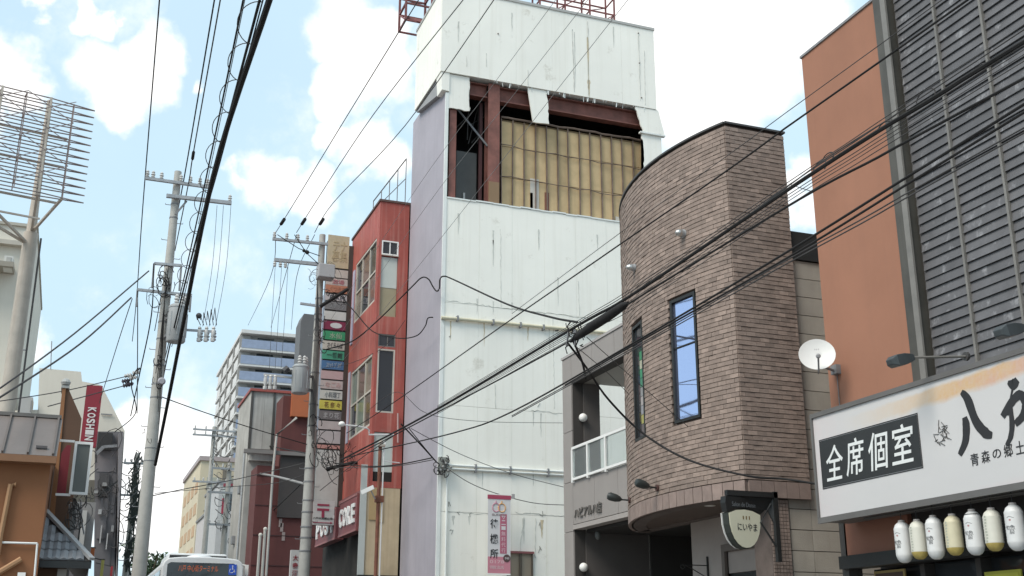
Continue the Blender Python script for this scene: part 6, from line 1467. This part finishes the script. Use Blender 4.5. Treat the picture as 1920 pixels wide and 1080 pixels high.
wire([(279, 508, 'y', 26.5), (140, 625, 'y', 23.5), (0, 728, 'y', 20), (-60, 765, 'y', 18.5)], .016, 'upper of two straight wires from the near kerb pole to the roof', GD, cable_g)
wire([(246, 558, 'y', 26.5), (150, 645, 'y', 24), (0, 745, 'y', 20), (-60, 780, 'y', 18.5)], .018, 'lower of two straight wires from the near kerb pole to the roof', GD, cable_g)
wire([(248, 560, 'y', 26.5), (222, 640, 'y', 29), (186, 756, 'y', 36)], .010, 'thin wire dropping from the pole bracket behind the vertical red sign', GD, cable_g)
wire([(258, 545, 'y', 26.7), (258, 640, 'y', 27.5), (257, 775, 'y', 30)], .011, 'hanging wire straight below the lower pole bracket', GD, cable_g)
wire([(288, 495, 'y', 26.7), (284, 590, 'y', 26.9), (262, 700, 'y', 29), (245, 780, 'y', 34)], .014, 'slack cable from the upper pole bracket to the insulator cluster', GD)
wire([(-20, 755, 'y', 30), (120, 733, 'y', 32), (240, 705, 'y', 34)], .014, 'upper wire leading to the insulator cluster over the cream building', GD, cable_g)
wire([(90, 762, 'y', 30), (160, 743, 'y', 32), (238, 722, 'y', 34)], .014, 'lower wire leading to the insulator cluster over the cream building', GD, cable_g)
wire([(258, 690, 'y', 34), (246, 720, 'y', 34), (254, 775, 'y', 40), (215, 810, 'y', 43)], .016, 'cable bending past insulators to the cream building corner', GD)
ic = thing('insulator_cluster', 'cluster of dark and white strain insulators hanging on wires beside the pole', 'insulators', P(245, 712, y=34))
for i, (px0, py0) in enumerate(((236, 714), (241, 704), (244, 720), (250, 708), (238, 722), (256, 698))):
    c = P(px0, py0, y=34); MB().lathe([(.02, -.12), (.07, -.09), (.03, -.05), (.075, -.02), (.03, .02), (.07, .05), (.02, .10)], c, 9, (1, .2, .35)).build('insulator', insul if i % 2 else plain('insulator_dark', (.07, .06, .08)), ic, True)
MB().tube([P(236, 722, y=34), P(245, 710, y=34), P(262, 690, y=34)], .03, 6).build('strap', cable_m, ic)
wire([(297, 742, 'y', 27), (380, 772, 'y', 28.5), (480, 805, 'y', 29.5), (585, 836, 'y', 30)], .012, 'wire sagging across the street between the two concrete poles', GD)
wire([(262, 935, 'y', 27), (340, 918, 'y', 29), (450, 897, 'y', 32), (580, 866, 'y', 30.2)], .012, 'low wire across the street in front of the straw block', GD, cable_g)
wire([(290, 925, 'y', 30), (400, 915, 'y', 33), (520, 905, 'y', 33), (582, 885, 'y', 30.2)], .009, 'lower thin wire across the street in front of the concrete building', GD, cable_g)
wire([(400, 812, 'y', 60), (500, 835, 'y', 45), (575, 850, 'y', 31)], .018, 'wire from the distant crossarm pole to the pole with the square box', GD)
wire([(432, 882, 'y', 54), (500, 890, 'y', 40), (570, 907, 'y', 30.4)], .035, 'pale thick arm cable in front of the maroon wall', GD, plain('pale_cable', (.28, .27, .26)))
wire([(440, 985, 'y', 54), (490, 975, 'y', 44), (520, 950, 'y', 41), (572, 900, 'y', 30.4)], .018, 'sagging cable in front of the maroon wall', GD)
for k in range(10):
    x0 = 262+random.uniform(-8, 8); y0 = 860+k*20
    wire([(x0, y0, 'y', 57), (x0-26, y0+14+random.uniform(-5, 8), 'y', 55), (x0-46-random.uniform(0, 20), y0-6+random.uniform(-12, 10), 'y', 50)], .018, 'slack service wire between the cable wrapped pole and the charcoal front', 'slack wires at the wrapped pole', cable_g)
for k in range(7):
    y0 = 845+k*22
    wire([(402+random.uniform(-3, 3), y0, 'y', 61), (418, y0+10+random.uniform(-4, 8), 'y', 58), (436+random.uniform(-5, 18), y0+random.uniform(-8, 8), 'y', 54)], .022, 'slack wire between the two distant poles near the straw block', 'slack wires at the distant poles', cable_g)
# far kerb: high wires
for k, (a, b, c, d, e) in enumerate(((800, -25, 640, 235, 'far kerb high wire nearest the near kerb, meeting the crossarm tip'), (888, -25, 700, 215, 'middle far kerb high wire meeting the middle insulator'), (943, -25, 760, 235, 'far kerb high wire closest to the white tower face'))):
    ex = (517, 556, 590)[k]; wire([(a, b, 'z', 12.2), (c, d, 'z', 12.15), (ex+35, 380, 'z', 12.1), (ex, 436, 'y', 29.86)], .010, e, GH, cable_g)
    tag(MB().tube([P(ex+10, 420, z=12.1), P(ex+16, 411, z=12.1)], .045, 7).build('wire_sleeve', cable_m), ('dark sleeve on the wire over the crossarm tip', 'dark sleeve on the wire over the middle insulator', 'dark sleeve on the wire nearest the box topped pole')[k], 'sleeve')
    wire([(ex, 440, 'y', 29.86), (ex-10-12*k, 520, 'y', 38), (ex-52+k*4, 610+k*4, 'y', 60)], .010, ('outer', 'middle', 'inner')[k]+' wire leaving the crossarm towards the apartment tower', GH, cable_g)
for k in range(3): wire([(516+12*k, 500, 'y', 29.8), (511+12*k, 580, 'y', 29.9), (505+11*k, 690, 'y', 29.5)], .006, ('outermost', 'middle', 'innermost')[k]+' thin drop wire from the lower crossarm to the cutouts on the box topped pole', 'drop wires on the box topped pole', cable_g)
for k, (a, b, c, d, e, f_) in enumerate(((1046, -10, 934, 146, 780, 355), (1105, -10, 985, 150, 790, 400), (1173, -10, 1045, 168, 800, 480))):
    wire([(a, b, 'x', 5.3), (c, d, 'x', 5.3), (e, f_, 'x', 5.4), (620+k*6, 600+45*k, 'y', 29.8)], .004, ('first', 'second', 'third')[k]+' hair thin wire slanting across the torn opening, counted from the lilac face', 'hair thin wires across the tower', plain('wire_pale', (.26, .26, .26)))
# far kerb: telephone bundle
RX_ = 5.75
def rw(pts, r, label, mat=None): return wire([(a, b, 'x', RX_+.0) for a, b in pts], r, label, GR, mat)
rw([(1790, -30), (1470, 242), (1170, 453), (940, 612), (745, 750), (650, 812)], .009, 'single topmost wire crossing the brick coping and white tower')
rw([(1990, 8), (1800, 152), (1640, 250), (1480, 354), (1180, 556), (1070, 618), (800, 778), (640, 862)], .018, 'thickest bundled cable crossing the brick curve and the terracotta wall')
rw([(1990, 84), (1680, 276), (1500, 373), (1200, 556), (1075, 636), (830, 768), (640, 868)], .011, 'second heavy cable running just below the thickest bundle')
rw([(1990, 146), (1680, 345), (1460, 482), (1200, 636), (960, 772), (850, 812), (700, 846), (640, 860)], .011, 'lowest heavy cable crossing the blue window and taupe wing')
rw([(1990, 160), (1690, 352), (1470, 487), (1200, 640), (1060, 722)], .010, 'thin wire tight beneath the lowest heavy cable')
for k, (dy, r) in enumerate(((-14, .004), (-8, .005), (10, .004), (16, .0035), (22, .0035), (30, .004))):
    rw([(1990, 8+dy*1.6), (1640, 250+dy*1.2), (1480, 354+dy), (1180, 556+dy*.9), (1070, 618+dy*.6), (820, 766+dy*.35)], r, ('upper outer thin wire of the bundle above the thickest cable', 'thin wire close above the thickest bundled cable', 'thin wire close below the thickest bundled cable', 'thin wire midway between the two heavy cables', 'thin wire just above the second heavy cable', 'thin wire just under the second heavy cable')[k], cable_g)
for k, dy in enumerate((18, 26)):
    rw([(1990, 146+dy*1.3), (1690, 350+dy), (1460, 482+dy*.8), (1200, 636+dy*.5), (960, 774+dy*.3)], .006, ('upper', 'lower')[k]+' of two thin wires trailing below the lowest heavy cable', cable_g)
rw([(1800, -48), (1470, 214), (1180, 424), (960, 588)], .004, 'hair thin wire just above the single topmost wire', cable_g)
rw([(1680, 215), (1560, 290), (1490, 340), (1380, 420)], .006, 'loose thin strand above the bundle on the terracotta wall', cable_g)
jt = MB(); jt.tube([P(a, b, x=RX_) for a, b in ((1070, 640), (1085, 629), (1110, 612), (1140, 593), (1168, 574), (1178, 568))], [.02, .05, .062, .06, .05, .02], 9)
tag(jt.build('cable_splice', cable_m, None, True), 'fat black splice sleeve on the cables in front of the taupe parapet', 'cable splice')
cl2 = thing('cable_clamp', 'tangle of clamps and brackets where drop wires leave the bundle', 'clamp', P(1075, 635, x=RX_))
q = MB()
for k in range(16): p = P(1075+random.gauss(0, 12), 628+random.gauss(0, 12), x=RX_+random.uniform(-.05, .05)); q.tube([p, p+Vector((0, random.uniform(-.1, .1), random.uniform(-.09, .09))), p+Vector((.02, random.uniform(-.12, .12), random.uniform(-.12, .06)))], .008, 5)
q.build('clamp_strap', cable_m, cl2, stuff=True)
q = MB(); [q.bar(P(a, b, x=RX_), P(c, d, x=RX_), .02) for a, b, c, d in ((1066, 622, 1062, 650), (1080, 618, 1078, 648))]; q.build('bracket', galv_dk, cl2)
for k in range(12):
    a = 1500+k*30+random.uniform(-10, 10); b = 340-(k*30)*.62; p = P(a, b-3, x=RX_); rr = random.uniform(.03, .09)
    if k in (1, 2, 5, 8, 11): tag(MB().tube([p+Vector((0, rr*1.8*math.cos(i*.5), rr*math.sin(i*.5)+rr*.4)) for i in range(9)], .006, 4).build('wire_tie', cable_g), 'loose wire loop on the thickest bundled cable '+{1: 'nearest the brick coping', 2: 'over the middle of the terracotta wall', 5: 'by the grey corner post', 8: 'over the second slat upright', 11: 'over the last slats in view'}[k], 'cable', 'wire loops tied on the bundle')
# drops from the clamp
wire([(1066, 645, 'x', 5.75), (1100, 690, 'x', 6.4), (1140, 748, 'x', 7.0), (1205, 812, 'x', 7.6), (1290, 862, 'x', 7.9), (1400, 892, 'x', 8.3), (1470, 898, 'y', 13.0), (1536, 908, 'y', 12.3)], .016, 'black service drop sagging across the brick curve to the white sign', GD)
wire([(1075, 640, 'x', 5.75), (1092, 680, 'x', 6.2), (1098, 710, 'x', 6.6)], .016, 'short black cable curling down onto the taupe parapet', GD)
wire([(1100, 632, 'x', 5.75), (1190, 712, 'x', 7.0), (1290, 800, 'x', 8.0)], .005, 'hair thin drop crossing the narrow window of the brick curve', GD, cable_g)
wire([(1078, 648, 'x', 5.75), (1140, 700, 'x', 7.5), (1180, 740, 'x', 8.3)], .005, 'hair thin drop across the balcony opening', GD, cable_g)
# looped cables on the lilac wall
wire([(612, 655, 'y', 29.6), (660, 640, 'y', 28.4), (705, 604, 'y', 27.6), (770, 540, 'y', 26), (790, 521, 'y', 25.5), (803, 523, 'y', 25.2), (812, 538, 'y', 25.0), (819, 546, 'y', 24.9), (824, 540, 'y', 24.85), (825, 524, 'y', 24.8), (832, 518, 'y', 24.7), (850, 524, 'y', 24), (950, 570, 'y', 19), (1030, 594, 'y', 15.5), (1082, 604, 'x', 5.8)], .017, 'black cable with an S bend over the lilac corner of the tower', GD)
wire([(640, 555, 'y', 29.5), (668, 588, 'y', 28.6), (700, 622, 'y', 27.9), (745, 634, 'y', 27), (780, 630, 'y', 26), (797, 612, 'y', 25.3), (802, 597, 'y', 24.95), (812, 595, 'y', 24.93)], .014, 'black cable dipping over the red end wall to the cream conduit', GD)
wire([(690, 770, 'y', 28.0), (745, 735, 'y', 25), (800, 775, 'y', 24.7), (900, 790, 'y', 24.6), (1055, 793, 'y', 24.6)], .006, 'thin wire along the white wall above the twin conduits', GD, cable_g)
wire([(752, 795, 'y', 24), (790, 835, 'y', 24.5), (818, 866, 'y', 24.85)], .016, 'upper cable slanting from the bundle to the junction box', GD)
wire([(766, 802, 'y', 24), (798, 842, 'y', 24.5), (822, 870, 'y', 24.85)], .010, 'lower cable slanting from the bundle to the junction box', GD)
wire([(770, 803, 'y', 23), (860, 850, 'y', 23.5), (960, 888, 'y', 23.5), (1060, 914, 'y', 23.5)], .007, 'thin wire sagging across the white wall under the twin conduits', GD, cable_g)
wire([(838, 878, 'y', 24.8), (880, 905, 'y', 24.7), (930, 925, 'y', 24.7), (1000, 943, 'y', 24.7), (1060, 947, 'y', 24.7)], .009, 'thin wire drooping behind the top of the pink banner', GD, cable_g)
wire([(625, 868, 'y', 29.5), (680, 874, 'y', 27.5), (740, 872, 'y', 26), (812, 858, 'y', 24.85)], .014, 'upper cable from the tangled pole across the red wall to the junction box', GD)
wire([(625, 876, 'y', 29.5), (680, 877, 'y', 27.5), (750, 873, 'y', 26), (812, 862, 'y', 24.85)], .010, 'lower cable from the tangled pole across the red wall to the junction box', GD, cable_g)
wire([(600, 920, 'y', 29.7), (650, 880, 'y', 29), (690, 850, 'y', 28), (745, 812, 'x', 5.75)], .010, 'wire slanting over the postal sign board up to the bundle', GD, cable_g)
wire([(606, 690, 'y', 29.7), (660, 680, 'y', 29), (720, 650, 'y', 27.8), (760, 600, 'y', 26.5)], .007, 'thin wire crossing the lower red window band', GD, cable_g)
wire([(1480, 345, 'y', 13.7), (1500, 352, 'y', 13.4), (1526, 360, 'y', 12.4)], .006, 'short wire bridging the gap between brick and terracotta walls', GD, cable_g)
